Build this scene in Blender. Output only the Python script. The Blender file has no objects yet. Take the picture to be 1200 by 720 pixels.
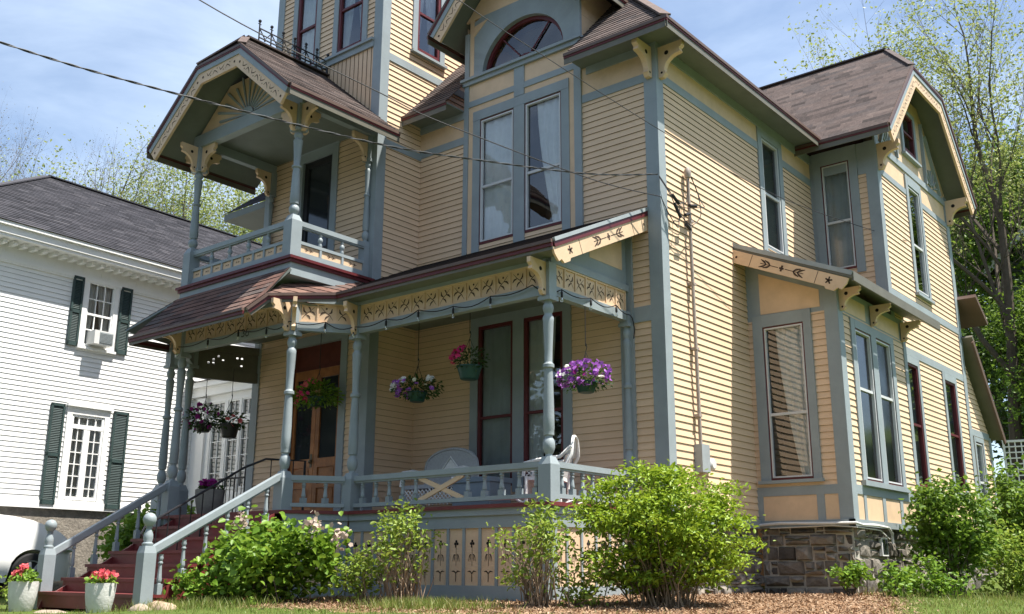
import bpy, bmesh, math, random
import numpy as np
from mathutils import Vector, Matrix, noise as mnoise
random.seed(7)
PI = math.pi
SC = bpy.context.scene
COL = SC.collection
V3 = Vector

# ------------------------------------------------------------------ frames and mesh builder
class Fr:
    """a flat working frame: point(u, v, d) = origin + u*U + v*V + d*N"""
    def __init__(s, o, U, V=(0, 0, 1), N=None):
        s.o = V3(o); s.U = V3(U).normalized(); s.V = V3(V).normalized()
        s.N = V3(N).normalized() if N is not None else s.U.cross(s.V).normalized()
    def pt(s, u, v, d=0.0):
        return s.o + s.U * u + s.V * v + s.N * d

class MB:
    def __init__(s):
        s.v = []; s.f = []; s.m = []; s.uv = []
    def face(s, pts, m=0, uv=None):
        b = len(s.v)
        s.v.extend([tuple(p) for p in pts]); n = len(pts)
        s.f.append(tuple(range(b, b + n))); s.m.append(m)
        s.uv.extend(uv if uv else [(0.0, 0.0)] * n)
    def raw(s, vs, fs, m=0):
        b = len(s.v); s.v.extend([tuple(p) for p in vs])
        for f in fs:
            s.f.append(tuple(i + b for i in f)); s.m.append(m); s.uv.extend([(0.0, 0.0)] * len(f))
    def box(s, fr, u0, u1, v0, v1, d0, d1, m=0):
        p = [fr.pt(u, v, d) for d in (d0, d1) for u, v in ((u0, v0), (u1, v0), (u1, v1), (u0, v1))]
        s.raw(p, [(3, 2, 1, 0), (4, 5, 6, 7), (0, 1, 5, 4), (1, 2, 6, 5), (2, 3, 7, 6), (3, 0, 4, 7)], m)
    def abox(s, x0, x1, y0, y1, z0, z1, m=0):
        s.box(WORLD, x0, x1, z0, z1, -y1, -y0, m)
    def prism(s, fr, poly, d0, d1, m=0):
        n = len(poly)
        a = [fr.pt(u, v, d0) for u, v in poly]; b = [fr.pt(u, v, d1) for u, v in poly]
        s.raw(a + b, [tuple(range(n - 1, -1, -1)), tuple(range(n, 2 * n))] +
              [(i, (i + 1) % n, n + (i + 1) % n, n + i) for i in range(n)], m)
    def sheet(s, fr, poly, d, m=0):
        s.face([fr.pt(u, v, d) for u, v in poly], m, [(u, v) for u, v in poly])
    def stroke(s, fr, pts, w, d, m=0, taper=True):
        n = len(pts)
        for i in range(n - 1):
            (a, b), (c, e) = pts[i], pts[i + 1]
            L = math.hypot(c - a, e - b) or 1e-6
            nx, ny = -(e - b) / L, (c - a) / L
            w0 = w * (1 - .7 * abs(2 * i / (n - 1) - 1)) if taper and n > 2 else w
            w1 = w * (1 - .7 * abs(2 * (i + 1) / (n - 1) - 1)) if taper and n > 2 else w
            s.face([fr.pt(a - nx * w0 / 2, b - ny * w0 / 2, d), fr.pt(c - nx * w1 / 2, e - ny * w1 / 2, d),
                    fr.pt(c + nx * w1 / 2, e + ny * w1 / 2, d), fr.pt(a + nx * w0 / 2, b + ny * w0 / 2, d)], m)
    def disc(s, fr, cu, cv, r, d, m=0, n=8):
        s.face([fr.pt(cu + r * math.cos(2 * PI * i / n), cv + r * math.sin(2 * PI * i / n), d) for i in range(n)], m)
    def beam(s, p0, p1, w, h, m=0, up=(0, 0, 1)):
        """a bar from p0 to p1, w wide sideways, h tall, centred on the line"""
        p0, p1 = V3(p0), V3(p1); D = (p1 - p0); L = D.length; D.normalize()
        S = D.cross(V3(up)).normalized(); Uu = S.cross(D).normalized()
        s.box(Fr(p0, D, Uu, S), 0, L, -h / 2, h / 2, -w / 2, w / 2, m)
    def plank(s, p0, p1, out, h, th, m=0, drop=0.0):
        """a board below the line p0-p1, its face towards 'out'"""
        p0, p1 = V3(p0), V3(p1); D = (p1 - p0); L = D.length; D.normalize()
        N = V3(out); N = (N - D * N.dot(D)).normalized(); Vv = N.cross(D)
        if Vv.z < 0: Vv = -Vv
        s.box(Fr(p0, D, Vv, N), 0, L, -drop - h, -drop, 0, th, m)
    def lathe(s, c, prof, seg=12, m=0, axis=(0, 0, 1)):
        A = V3(axis).normalized()
        X = A.orthogonal().normalized(); Y = A.cross(X); c = V3(c)
        vs = []
        for r, z in prof:
            for i in range(seg):
                t = 2 * PI * i / seg
                vs.append(c + A * z + X * (r * math.cos(t)) + Y * (r * math.sin(t)))
        fs = []
        for k in range(len(prof) - 1):
            for i in range(seg):
                j = (i + 1) % seg
                fs.append((k * seg + i, k * seg + j, (k + 1) * seg + j, (k + 1) * seg + i))
        fs.append(tuple(range(seg - 1, -1, -1)))
        n = (len(prof) - 1) * seg; fs.append(tuple(range(n, n + seg)))
        s.raw(vs, fs, m)
    def tube(s, pts, r, seg=6, m=0):
        pts = [V3(p) for p in pts]; n = len(pts)
        rs = r if isinstance(r, (list, tuple)) else [r] * n
        vs = []; X = None
        for i, p in enumerate(pts):
            D = (pts[min(i + 1, n - 1)] - pts[max(i - 1, 0)])
            if D.length < 1e-9: D = V3((0, 0, 1))
            D.normalize()
            X = D.orthogonal().normalized() if X is None else (X - D * X.dot(D))
            if X.length < 1e-6: X = D.orthogonal()
            X.normalize(); Y = D.cross(X)
            for k in range(seg):
                t = 2 * PI * k / seg
                vs.append(p + X * (rs[i] * math.cos(t)) + Y * (rs[i] * math.sin(t)))
        fs = []
        for i in range(n - 1):
            for k in range(seg):
                j = (k + 1) % seg
                fs.append((i * seg + k, i * seg + j, (i + 1) * seg + j, (i + 1) * seg + k))
        fs.append(tuple(range(seg - 1, -1, -1))); fs.append(tuple(range((n - 1) * seg, n * seg)))
        s.raw(vs, fs, m)
    def ball(s, c, r, m=0, seg=10, sq=1.0):
        prof = [(max(1e-4, r * math.sin(PI * k / 6)), -r * sq * math.cos(PI * k / 6)) for k in range(7)]
        s.lathe(c, prof, seg, m)

WORLD = Fr((0, 0, 0), (1, 0, 0), (0, 0, 1), (0, -1, 0))
WPOS = {}

def build(name, mb, mats, parent=None, smooth=True, origin=None, uv=True):
    me = bpy.data.meshes.new(name)
    vs = np.array(mb.v, dtype=np.float64)
    if origin is None:
        lo, hi = vs.min(0), vs.max(0)
        origin = ((lo[0] + hi[0]) / 2, (lo[1] + hi[1]) / 2, lo[2])
    O = V3(origin)
    vs = vs - np.array(O)
    me.from_pydata(vs.tolist(), [], mb.f)
    if not isinstance(mats, (list, tuple)): mats = [mats]
    for m in mats: me.materials.append(m)
    me.polygons.foreach_set('material_index', mb.m)
    if uv:
        l = me.uv_layers.new(name='UVMap')
        l.data.foreach_set('uv', np.array(mb.uv, dtype=np.float32).ravel())
    if smooth:
        me.polygons.foreach_set('use_smooth', [True] * len(mb.f))
        try: me.set_sharp_from_angle(angle=math.radians(38))
        except Exception: pass
    me.update()
    o = bpy.data.objects.new(name, me); COL.objects.link(o)
    WPOS[o] = O
    if parent is not None:
        o.parent = parent; o.location = O - WPOS[parent]
    else:
        o.location = O
    return o

def tag(o, label=None, cat=None, group=None, kind=None):
    if label: o['label'] = label
    if cat: o['category'] = cat
    if group: o['group'] = group
    if kind: o['kind'] = kind
    return o

def thing(name, loc, label, cat, group=None):
    o = bpy.data.objects.new(name, None); COL.objects.link(o)
    o.location = loc; o.empty_display_size = .2; WPOS[o] = V3(loc)
    return tag(o, label, cat, group)

def dup(o, delta, parent=None, rotz=None):
    """copy a part (with its sub-parts) shifted by delta"""
    c = o.copy(); COL.objects.link(c)
    c.parent = parent if parent is not None else o.parent
    c.location = o.location + V3(delta); WPOS[c] = WPOS[o] + V3(delta)
    if rotz is not None: c.rotation_euler = (0, 0, rotz)
    for ch in list(o.children):
        k = ch.copy(); COL.objects.link(k); k.parent = c; WPOS[k] = WPOS[ch] + V3(delta)
    return c

# ------------------------------------------------------------------ siding and shingles: real lapped courses
def clip_poly(poly, axis_v, lo, hi):
    """u-intervals of a convex polygon at v=lo and v=hi"""
    def span(v):
        xs = []
        n = len(poly)
        for i in range(n):
            (u0, v0), (u1, v1) = poly[i], poly[(i + 1) % n]
            if abs(v1 - v0) < 1e-9:
                if abs(v - v0) < 1e-7: xs += [u0, u1]
            elif (v - v0) * (v - v1) <= 1e-12:
                xs.append(u0 + (u1 - u0) * max(0., min(1., (v - v0) / (v1 - v0))))
        return (min(xs), max(xs)) if xs else None
    return span(lo), span(hi)

def courses(mb, fr, poly, holes=(), exp=0.104, lip=0.011, base=0.0, m=0, mlip=1, phase=0.0, wav=0.0, seglen=None):
    vmin = min(p[1] for p in poly); vmax = max(p[1] for p in poly)
    k = math.floor((vmin - phase) / exp)
    while phase + k * exp < vmax - 1e-6:
        r0 = phase + k * exp; r1 = r0 + exp; k += 1
        a, b = max(r0, vmin), min(r1, vmax)
        cuts = {a, b}
        for p in poly:
            if a + 1e-4 < p[1] < b - 1e-4: cuts.add(p[1])
        for h in holes:
            for q in (h[2], h[3]):
                if a + 1e-4 < q < b - 1e-4: cuts.add(q)
        cuts = sorted(cuts)
        jit = (random.random() - .5) * wav
        for c0, c1 in zip(cuts, cuts[1:]):
            s0, s1 = clip_poly(poly, 1, c0 + 1e-7, c1 - 1e-7)
            if s0 is None or s1 is None: continue
            segs = [(s0[0], s0[1], s1[0], s1[1])]
            mid = (c0 + c1) / 2
            for h in holes:
                if h[2] < mid < h[3]:
                    out = []
                    for (a0, a1, b0, b1) in segs:
                        if h[1] <= min(a0, b0) or h[0] >= max(a1, b1): out.append((a0, a1, b0, b1)); continue
                        if h[0] > min(a0, b0): out.append((a0, h[0], b0, h[0]))
                        if h[1] < max(a1, b1): out.append((h[1], a1, h[1], b1))
                    segs = out
            d0 = base + (lip + jit) * (1 - (c0 - r0) / exp); d1 = base + (lip + jit) * (1 - (c1 - r0) / exp)
            for (a0, a1, b0, b1) in segs:
                parts = [(0., 1.)]
                if seglen:
                    L = max(a1 - a0, b1 - b0); n = max(1, int(L / seglen))
                    js = [0.] + sorted(min(.999, max(.001, (i + random.uniform(-.25, .25) + (k % 2) * .5) / n)) for i in range(1, n)) + [1.]
                    parts = list(zip(js, js[1:]))
                for t0, t1 in parts:
                    A0, A1 = a0 + (a1 - a0) * t0, a0 + (a1 - a0) * t1
                    B0, B1 = b0 + (b1 - b0) * t0, b0 + (b1 - b0) * t1
                    dj = (random.random() - .5) * wav if seglen else 0
                    mb.face([fr.pt(A0, c0, d0 + dj), fr.pt(A1, c0, d0 + dj), fr.pt(B1, c1, d1), fr.pt(B0, c1, d1)], m,
                            [(A0, c0), (A1, c0), (B1, c1), (B0, c1)])
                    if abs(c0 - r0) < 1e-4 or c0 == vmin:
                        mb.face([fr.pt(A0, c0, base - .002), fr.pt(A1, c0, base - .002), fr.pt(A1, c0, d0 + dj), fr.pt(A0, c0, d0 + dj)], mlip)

def poly_frame(pts):
    """frame on a roof plane: U along the first edge (the eave), V up the slope"""
    p = [V3(q) for q in pts]
    N = V3((0, 0, 0))
    for i in range(len(p)):
        a, b = p[i], p[(i + 1) % len(p)]
        N += V3(((a.y - b.y) * (a.z + b.z), (a.z - b.z) * (a.x + b.x), (a.x - b.x) * (a.y + b.y)))
    N.normalize()
    if N.z < 0: N = -N
    U = (p[1] - p[0]); U = (U - N * U.dot(N)).normalized()
    Vv = N.cross(U)
    fr = Fr(p[0], U, Vv, N)
    return fr, [((q - p[0]).dot(U), (q - p[0]).dot(Vv)) for q in p]

SHL = [.009]
def shingled(mb, pts, exp=0.13, lip=None, m=0, mlip=1, seglen=.3, thick=.05, munder=None):
    fr, poly = poly_frame(pts)
    courses(mb, fr, poly, (), exp, lip or SHL[0], 0.0, m, mlip, phase=min(q[1] for q in poly) - .001, wav=.004, seglen=seglen)
    mb.face([fr.pt(u, v, -.004) for u, v in poly], mlip)
    if munder is not None:
        mb.prism(fr, poly, -thick, -.008, munder)
    return fr, poly

# ------------------------------------------------------------------ materials
def new_mat(name):
    m = bpy.data.materials.new(name); m.use_nodes = True
    nt = m.node_tree; nt.nodes.clear()
    return m, nt, nt.nodes, nt.links

def N_(nt, t, **k):
    n = nt.nodes.new(t)
    for a, b in k.items():
        if a.startswith('i_'): n.inputs[a[2:].replace('_', ' ')].default_value = b
        else: setattr(n, a, b)
    return n

def ramp(nt, stops):
    r = nt.nodes.new('ShaderNodeValToRGB'); e = r.color_ramp.elements
    while len(e) < len(stops): e.new(.5)
    for i, (p, c) in enumerate(stops):
        e[i].position = p; e[i].color = (*c, 1) if len(c) == 3 else c
    return r

def mul(c, k): return tuple(max(0, min(1, x * k)) for x in c)

def paint(name, col, rough=.55, var=.12, scale=2.2, bump=.12, island=.06, dirt=None, fine=40., spec=.35):
    m, nt, n, l = new_mat(name)
    out = N_(nt, 'ShaderNodeOutputMaterial'); b = N_(nt, 'ShaderNodeBsdfPrincipled')
    tc = N_(nt, 'ShaderNodeNewGeometry')
    nz = N_(nt, 'ShaderNodeTexNoise'); nz.inputs['Scale'].default_value = scale; nz.inputs['Detail'].default_value = 6
    nz.inputs['Roughness'].default_value = .65
    l.new(tc.outputs['Position'], nz.inputs['Vector'])
    r = ramp(nt, [(.3, mul(col, 1 - var)), (.55, col), (.75, mul(col, 1 + var * .7))])
    l.new(nz.outputs['Fac'], r.inputs['Fac'])
    cur = r.outputs['Color']
    if island:
        mr = N_(nt, 'ShaderNodeMapRange'); mr.inputs['To Min'].default_value = 1 - island; mr.inputs['To Max'].default_value = 1 + island
        l.new(tc.outputs['Random Per Island'], mr.inputs['Value'])
        mx = N_(nt, 'ShaderNodeMix', data_type='RGBA', blend_type='MULTIPLY'); mx.inputs['Factor'].default_value = 1
        l.new(cur, mx.inputs['A']); l.new(mr.outputs['Result'], mx.inputs['B']); cur = mx.outputs['Result']
    if dirt:
        n2 = N_(nt, 'ShaderNodeTexNoise'); n2.inputs['Scale'].default_value = 9; n2.inputs['Detail'].default_value = 8; n2.inputs['Roughness'].default_value = .75
        l.new(tc.outputs['Position'], n2.inputs['Vector'])
        rr = ramp(nt, [(.60, (0, 0, 0)), (.72, (1, 1, 1))]); l.new(n2.outputs['Fac'], rr.inputs['Fac'])
        mm = N_(nt, 'ShaderNodeMath', operation='MULTIPLY'); mm.inputs[1].default_value = dirt[1]; l.new(rr.outputs['Color'], mm.inputs[0])
        mx = N_(nt, 'ShaderNodeMix', data_type='RGBA'); l.new(mm.outputs[0], mx.inputs['Factor'])
        l.new(cur, mx.inputs['A']); mx.inputs['B'].default_value = (*dirt[0], 1); cur = mx.outputs['Result']
    l.new(cur, b.inputs['Base Color'])
    b.inputs['Roughness'].default_value = rough; b.inputs['Specular IOR Level'].default_value = spec
    if bump:
        n3 = N_(nt, 'ShaderNodeTexNoise'); n3.inputs['Scale'].default_value = fine; n3.inputs['Detail'].default_value = 4
        l.new(tc.outputs['Position'], n3.inputs['Vector'])
        bp = N_(nt, 'ShaderNodeBump'); bp.inputs['Strength'].default_value = bump; bp.inputs['Distance'].default_value = .01
        l.new(n3.outputs['Fac'], bp.inputs['Height']); l.new(bp.outputs['Normal'], b.inputs['Normal'])
    l.new(b.outputs[0], out.inputs[0])
    return m

def island_mat(name, stops, rough=.85, bump=.5, fine=60., nvar=.35, spec=.2, nscale=14.):
    """colour picked per loose piece (shingle tab, stone, chip), broken up by noise"""
    m, nt, n, l = new_mat(name)
    out = N_(nt, 'ShaderNodeOutputMaterial'); b = N_(nt, 'ShaderNodeBsdfPrincipled')
    g = N_(nt, 'ShaderNodeNewGeometry')
    r = ramp(nt, stops); l.new(g.outputs['Random Per Island'], r.inputs['Fac'])
    nz = N_(nt, 'ShaderNodeTexNoise'); nz.inputs['Scale'].default_value = nscale; nz.inputs['Detail'].default_value = 8; nz.inputs['Roughness'].default_value = .7
    l.new(g.outputs['Position'], nz.inputs['Vector'])
    mr = N_(nt, 'ShaderNodeMapRange'); mr.inputs['From Min'].default_value = .25; mr.inputs['From Max'].default_value = .75
    mr.inputs['To Min'].default_value = 1 - nvar; mr.inputs['To Max'].default_value = 1 + nvar
    l.new(nz.outputs['Fac'], mr.inputs['Value'])
    mx = N_(nt, 'ShaderNodeMix', data_type='RGBA', blend_type='MULTIPLY'); mx.inputs['Factor'].default_value = 1
    l.new(r.outputs['Color'], mx.inputs['A']); l.new(mr.outputs['Result'], mx.inputs['B'])
    l.new(mx.outputs['Result'], b.inputs['Base Color'])
    b.inputs['Roughness'].default_value = rough; b.inputs['Specular IOR Level'].default_value = spec
    n3 = N_(nt, 'ShaderNodeTexNoise'); n3.inputs['Scale'].default_value = fine; n3.inputs['Detail'].default_value = 6
    l.new(g.outputs['Position'], n3.inputs['Vector'])
    bp = N_(nt, 'ShaderNodeBump'); bp.inputs['Strength'].default_value = bump; bp.inputs['Distance'].default_value = .015
    l.new(n3.outputs['Fac'], bp.inputs['Height']); l.new(bp.outputs['Normal'], b.inputs['Normal'])
    l.new(b.outputs[0], out.inputs[0])
    return m

def leaf_mat(name, cols, trans=.35, rough=.45, spec=.3):
    m, nt, n, l = new_mat(name)
    out = N_(nt, 'ShaderNodeOutputMaterial'); b = N_(nt, 'ShaderNodeBsdfPrincipled')
    g = N_(nt, 'ShaderNodeNewGeometry'); k = len(cols)
    r = ramp(nt, [(i / max(1, k - 1), c) for i, c in enumerate(cols)])
    l.new(g.outputs['Random Per Island'], r.inputs['Fac']); l.new(r.outputs['Color'], b.inputs['Base Color'])
    b.inputs['Roughness'].default_value = rough; b.inputs['Specular IOR Level'].default_value = spec
    t = N_(nt, 'ShaderNodeBsdfTranslucent')
    hs = N_(nt, 'ShaderNodeHueSaturation'); hs.inputs['Value'].default_value = 1.25; hs.inputs['Hue'].default_value = .485
    l.new(r.outputs['Color'], hs.inputs['Color']); l.new(hs.outputs['Color'], t.inputs['Color'])
    mx = N_(nt, 'ShaderNodeMixShader'); mx.inputs[0].default_value = trans
    l.new(b.outputs[0], mx.inputs[1]); l.new(t.outputs[0], mx.inputs[2]); l.new(mx.outputs[0], out.inputs[0])
    return m

def glass_mat(name, tint=(.55, .6, .62), refl=.07, gain=1.7, rough=.015):
    m, nt, n, l = new_mat(name)
    out = N_(nt, 'ShaderNodeOutputMaterial')
    t = N_(nt, 'ShaderNodeBsdfTransparent'); t.inputs['Color'].default_value = (*tint, 1)
    gl = N_(nt, 'ShaderNodeBsdfGlossy'); gl.inputs['Roughness'].default_value = rough; gl.inputs['Color'].default_value = (.95, .97, 1, 1)
    fz = N_(nt, 'ShaderNodeFresnel'); fz.inputs['IOR'].default_value = 1.5
    ma = N_(nt, 'ShaderNodeMath', operation='MULTIPLY_ADD'); ma.inputs[1].default_value = gain; ma.inputs[2].default_value = refl; ma.use_clamp = True
    l.new(fz.outputs[0], ma.inputs[0])
    g = N_(nt, 'ShaderNodeNewGeometry'); nz = N_(nt, 'ShaderNodeTexNoise'); nz.inputs['Scale'].default_value = 1.3; nz.inputs['Detail'].default_value = 1
    l.new(g.outputs['Position'], nz.inputs['Vector'])
    bp = N_(nt, 'ShaderNodeBump'); bp.inputs['Strength'].default_value = .06; bp.inputs['Distance'].default_value = .1
    l.new(nz.outputs['Fac'], bp.inputs['Height']); l.new(bp.outputs['Normal'], gl.inputs['Normal'])
    mx = N_(nt, 'ShaderNodeMixShader'); l.new(ma.outputs[0], mx.inputs[0]); l.new(t.outputs[0], mx.inputs[1]); l.new(gl.outputs[0], mx.inputs[2])
    l.new(mx.outputs[0], out.inputs[0])
    return m

M = {}
CREAM = (.69, .495, .325); BLUE = (.26, .30, .315)
M['cream'] = paint('cream_paint', CREAM, .6, .09, 1.3, .10, .035, ((.40, .29, .15), .25))
M['cream_edge_shade'] = paint('board_underside_shade', (.10, .068, .042), .8, .2, 3, 0, 0)  # dark brown on lap undersides paints the shadow line between boards
M['cream_trim'] = paint('cream_trim_paint', (.64, .46, .30), .55, .12, 3, .15, .04, ((.36, .28, .17), .35))
M['blue'] = paint('blue_grey_paint', BLUE, .5, .12, 2.2, .15, .05, ((.33, .36, .36), .3))
M['maroon'] = paint('maroon_paint', (.105, .017, .02), .45, .2, 4, .1, .08)
M['step'] = paint('maroon_deck_paint', (.15, .028, .028), .45, .18, 5, .15, .1, ((.24, .12, .10), .4))
M['white'] = paint('white_paint', (.80, .80, .78), .5, .04, 1.5, .06, .02)
M['white_edge_shade'] = paint('white_underside_shade', (.16, .16, .16), .8, .1, 3, 0, 0)  # lap shadow put into the colour, darker than the white boards
M['carve'] = paint('carved_dark_brown', (.055, .032, .022), .8, .2, 6, 0, 0)
M['hole'] = paint('cut_out_shadow', (.012, .010, .009), .95, .1, 3, 0, 0)
M['storm'] = paint('storm_sash_aluminium', (.55, .56, .56), .4, .08, 3, 0, 0)
M['green'] = paint('dark_green_shutter_paint', (.035, .06, .058), .5, .2, 5, .2, .06)
M['gutter'] = paint('brown_fascia_paint', (.115, .075, .06), .45, .15, 4, .1, .05)
M['fascia'] = paint('olive_drab_fascia_paint', (.13, .122, .097), .5, .15, 3, .1, .05)
M['soffit'] = paint('soffit_paint', (.16, .18, .165), .6, .12, 3, .1, .04)
M['roof'] = island_mat('brown_shingles', [(0, (.050, .040, .038)), (.25, (.096, .074, .067)), (.5, (.128, .097, .087)), (.75, (.078, .066, .064)), (1, (.148, .113, .10))], .9, .6, 90, .35)
M['roof_edge'] = paint('shingle_edge', (.035, .026, .024), .9, .2, 5, 0, 0)
M['roof_red'] = island_mat('red_brown_shingles', [(0, (.065, .043, .040)), (.25, (.13, .074, .060)), (.5, (.17, .095, .074)), (.75, (.10, .082, .076)), (1, (.20, .115, .088))], .9, .6, 90, .3)
M['roof_grey'] = island_mat('charcoal_shingles', [(0, (.026, .026, .031)), (.4, (.038, .038, .045)), (.8, (.050, .049, .057)), (1, (.068, .066, .074))], .9, .6, 90, .25)
M['stone'] = island_mat('foundation_stone', [(0, (.065, .058, .050)), (.3, (.15, .132, .112)), (.6, (.23, .205, .172)), (.85, (.105, .095, .085)), (1, (.31, .27, .22))], .9, 1.0, 22, .5, .2, 9)
M['mortar'] = paint('mortar', (.42, .39, .33), .95, .25, 6, .6, 0, None, 50)
M['boulder'] = island_mat('boulder', [(0, (.30, .23, .16)), (.5, (.36, .27, .18)), (1, (.25, .22, .19))], .9, .5, 25, .3)
M['glass'] = glass_mat('window_glass', (.78, .82, .82), .05, 1.5)
M['screen'] = glass_mat('screened_glass', (.55, .6, .6), .05, .9, .12)
M['glass_up'] = glass_mat('upper_window_glass', (.94, .97, .98), .045, 1.3)
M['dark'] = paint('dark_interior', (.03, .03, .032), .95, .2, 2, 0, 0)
M['curtain'] = paint('lace_curtain', (.80, .81, .80), .9, .1, 5, .1, 0, None, 120)
M['blind'] = paint('grey_green_blind', (.16, .19, .17), .9, .15, 2, .1, 0)
M['wood'] = paint('varnished_door_wood', (.36, .14, .045), .35, .35, 7, .15, .2)
M['wood_dark'] = paint('dark_door_wood', (.10, .022, .014), .35, .3, 7, .1, .1)
M['brass'] = paint('aged_brass', (.12, .09, .05), .4, .2, 8, 0, 0)
M['iron'] = paint('black_iron', (.02, .02, .022), .5, .2, 6, 0, 0)
M['cable'] = paint('black_cable', (.015, .015, .016), .6, .2, 6, 0, 0)
M['cable_grey'] = paint('weathered_cable', (.11, .11, .115), .6, .2, 6, 0, 0)
M['conduit'] = paint('weathered_conduit', (.33, .28, .24), .5, .2, 6, .1, 0)
M['metal'] = paint('grey_meter_metal', (.30, .33, .34), .4, .12, 5, .05, 0)
M['pipe'] = paint('white_plastic_pipe', (.62, .62, .60), .45, .12, 5, 0, 0)
M['wicker'] = paint('white_wicker', (.76, .75, .72), .65, .15, 30, .4, .1)
M['wicker_grey'] = paint('grey_wicker', (.36, .37, .38), .65, .2, 30, .4, .1)
M['chest'] = paint('blue_grey_chest', (.20, .25, .29), .5, .1, 3, .1, 0)
M['pot_white'] = paint('white_cement_pot', (.60, .60, .57), .85, .14, 7, .5, 0, ((.42, .42, .39), .5), 30)
M['pot_grey'] = paint('grey_stone_pot', (.21, .20, .18), .9, .25, 8, .5, 0)
M['pot_green'] = paint('green_plastic_pot', (.012, .055, .045), .4, .1, 4, 0, 0)
M['pot_black'] = paint('black_plastic_pot', (.02, .02, .02), .4, .1, 4, 0, 0)
M['soil'] = paint('soil', (.05, .035, .025), .95, .3, 20, .4, 0)
M['bulb'] = glass_mat('bulb_glass', (.9, .9, .85), .15, 2.0, .05)
M['bark'] = paint('bark', (.10, .080, .063), .95, .35, 6, 1.0, 0, None, 14)
M['bark_pale'] = paint('pale_bark', (.17, .14, .115), .95, .3, 6, .8, 0, None, 14)
M['twig'] = paint('dry_twig', (.27, .20, .14), .9, .3, 9, .3, .2)
M['car'] = paint('white_car_paint', (.78, .78, .76), .18, .01, 1, 0, 0, None, 40, .5)
M['rubber'] = paint('tyre_rubber', (.02, .02, .02), .8, .2, 6, .1, 0)
M['rim'] = paint('alloy_rim', (.42, .43, .44), .3, .1, 4, 0, 0)
M['car_glass'] = paint('car_window_glass', (.02, .025, .03), .08, .05, 2, 0, 0, None, 40, .6)
M['lamp'] = paint('headlight_lens', (.55, .57, .58), .12, .1, 9, 0, 0, None, 40, .6)
M['grey_side'] = paint('grey_house_paint', (.13, .145, .155), .7, .1, 2, .1, .05)
M['grey_edge_shade'] = paint('grey_underside_shade', (.05, .055, .06), .8, .1, 3, 0, 0)  # darker grey under each lap, shade painted in as colour
M['petal_purple'] = leaf_mat('purple_petals', [(.24, .06, .36), (.36, .13, .50), (.30, .06, .36), (.48, .26, .60)], .3, .6, .1)
M['petal_white'] = leaf_mat('white_petals', [(.75, .75, .70), (.82, .80, .78)], .3, .6, .1)
M['petal_pink'] = leaf_mat('pink_petals', [(.55, .03, .14), (.68, .05, .20), (.60, .10, .18)], .3, .6, .1)
M['petal_coral'] = leaf_mat('coral_petals', [(.70, .10, .13), (.78, .20, .18), (.62, .06, .12)], .3, .6, .1)
M['petal_magenta'] = leaf_mat('magenta_petals', [(.25, .02, .16), (.33, .03, .22)], .3, .6, .1)
M['panicle'] = leaf_mat('dried_panicles', [(.42, .33, .27), (.50, .40, .33)], .2, .8, .1)
M['leaf_lime'] = leaf_mat('lime_leaves', [(.15, .25, .015), (.22, .33, .022), (.27, .37, .04), (.18, .28, .02)], .28)
M['leaf_mid'] = leaf_mat('mid_green_leaves', [(.09, .18, .018), (.14, .26, .028), (.20, .32, .04), (.10, .20, .02)], .35)
M['leaf_fresh'] = leaf_mat('fresh_shrub_leaves', [(.16, .26, .03), (.23, .33, .045), (.29, .37, .07), (.13, .21, .025)], .35)
M['leaf_dark'] = leaf_mat('dark_green_leaves', [(.035, .075, .012), (.055, .11, .018), (.08, .145, .025), (.045, .09, .015)], .3)
M['leaf_deep'] = leaf_mat('basket_leaves', [(.025, .06, .012), (.04, .085, .018), (.06, .11, .025)], .3)
M['leaf_spring'] = leaf_mat('pale_spring_leaves', [(.20, .26, .07), (.26, .32, .09), (.30, .35, .12), (.17, .22, .06)], .4)
M['leaf_maple'] = leaf_mat('maple_leaves', [(.075, .145, .018), (.11, .20, .025), (.16, .26, .035), (.09, .17, .02)], .42)
M['leaf_blocker'] = leaf_mat('sky_blocker_leaves', [(.045, .055, .025), (.06, .07, .03)], .15)
M['bud'] = leaf_mat('brown_buds', [(.16, .13, .07), (.20, .19, .09)], .2)
M['grass'] = leaf_mat('grass_blades', [(.09, .15, .02), (.14, .20, .035), (.20, .23, .06), (.28, .25, .10)], .35)
M['chips'] = island_mat('mulch_chips', [(0, (.20, .125, .075)), (.3, (.30, .20, .125)), (.6, (.36, .25, .16)), (.85, (.25, .16, .10)), (1, (.42, .31, .21))], .95, .3, 60, .3)
# ================================================================== THE YELLOW HOUSE
HOUSE = thing('yellow_house', (-3.0, 2.0, -0.35),
              'tall cream clapboard Victorian house with blue-grey trim, corner tower, balcony and porch', 'house')
F_ = Fr((0, 0, 0), (1, 0, 0), N=(0, -1, 0))              # front wall
S_ = Fr((0, 0, 0), (0, 1, 0), N=(1, 0, 0))               # long side wall
TF = Fr((0, -1.08, 0), (1, 0, 0), N=(0, -1, 0))          # tower front
TR = Fr((-5.05, 0, 0), (0, 1, 0), N=(1, 0, 0))           # tower side
WN = Fr((0, 5.79, 0), (1, 0, 0), N=(0, -1, 0))           # side wing, street face
G_ = Fr((1.31, 0, 0), (0, 1, 0), N=(1, 0, 0))            # side wing gable
NB = Fr((0, 2.7, 0), (1, 0, 0), N=(0, -1, 0))            # bay, street face
OB = Fr((1.51, 0, 0), (0, 1, 0), N=(1, 0, 0))            # bay, outer face
LR = Fr((1.28, 0, 0), (0, 1, 0), N=(1, 0, 0))            # rear lean-to
EXP = .104
FL = .86                                                 # porch floor

def rect(u0, u1, v0, v1): return [(u0, v0), (u1, v0), (u1, v1), (u0, v1)]

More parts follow.
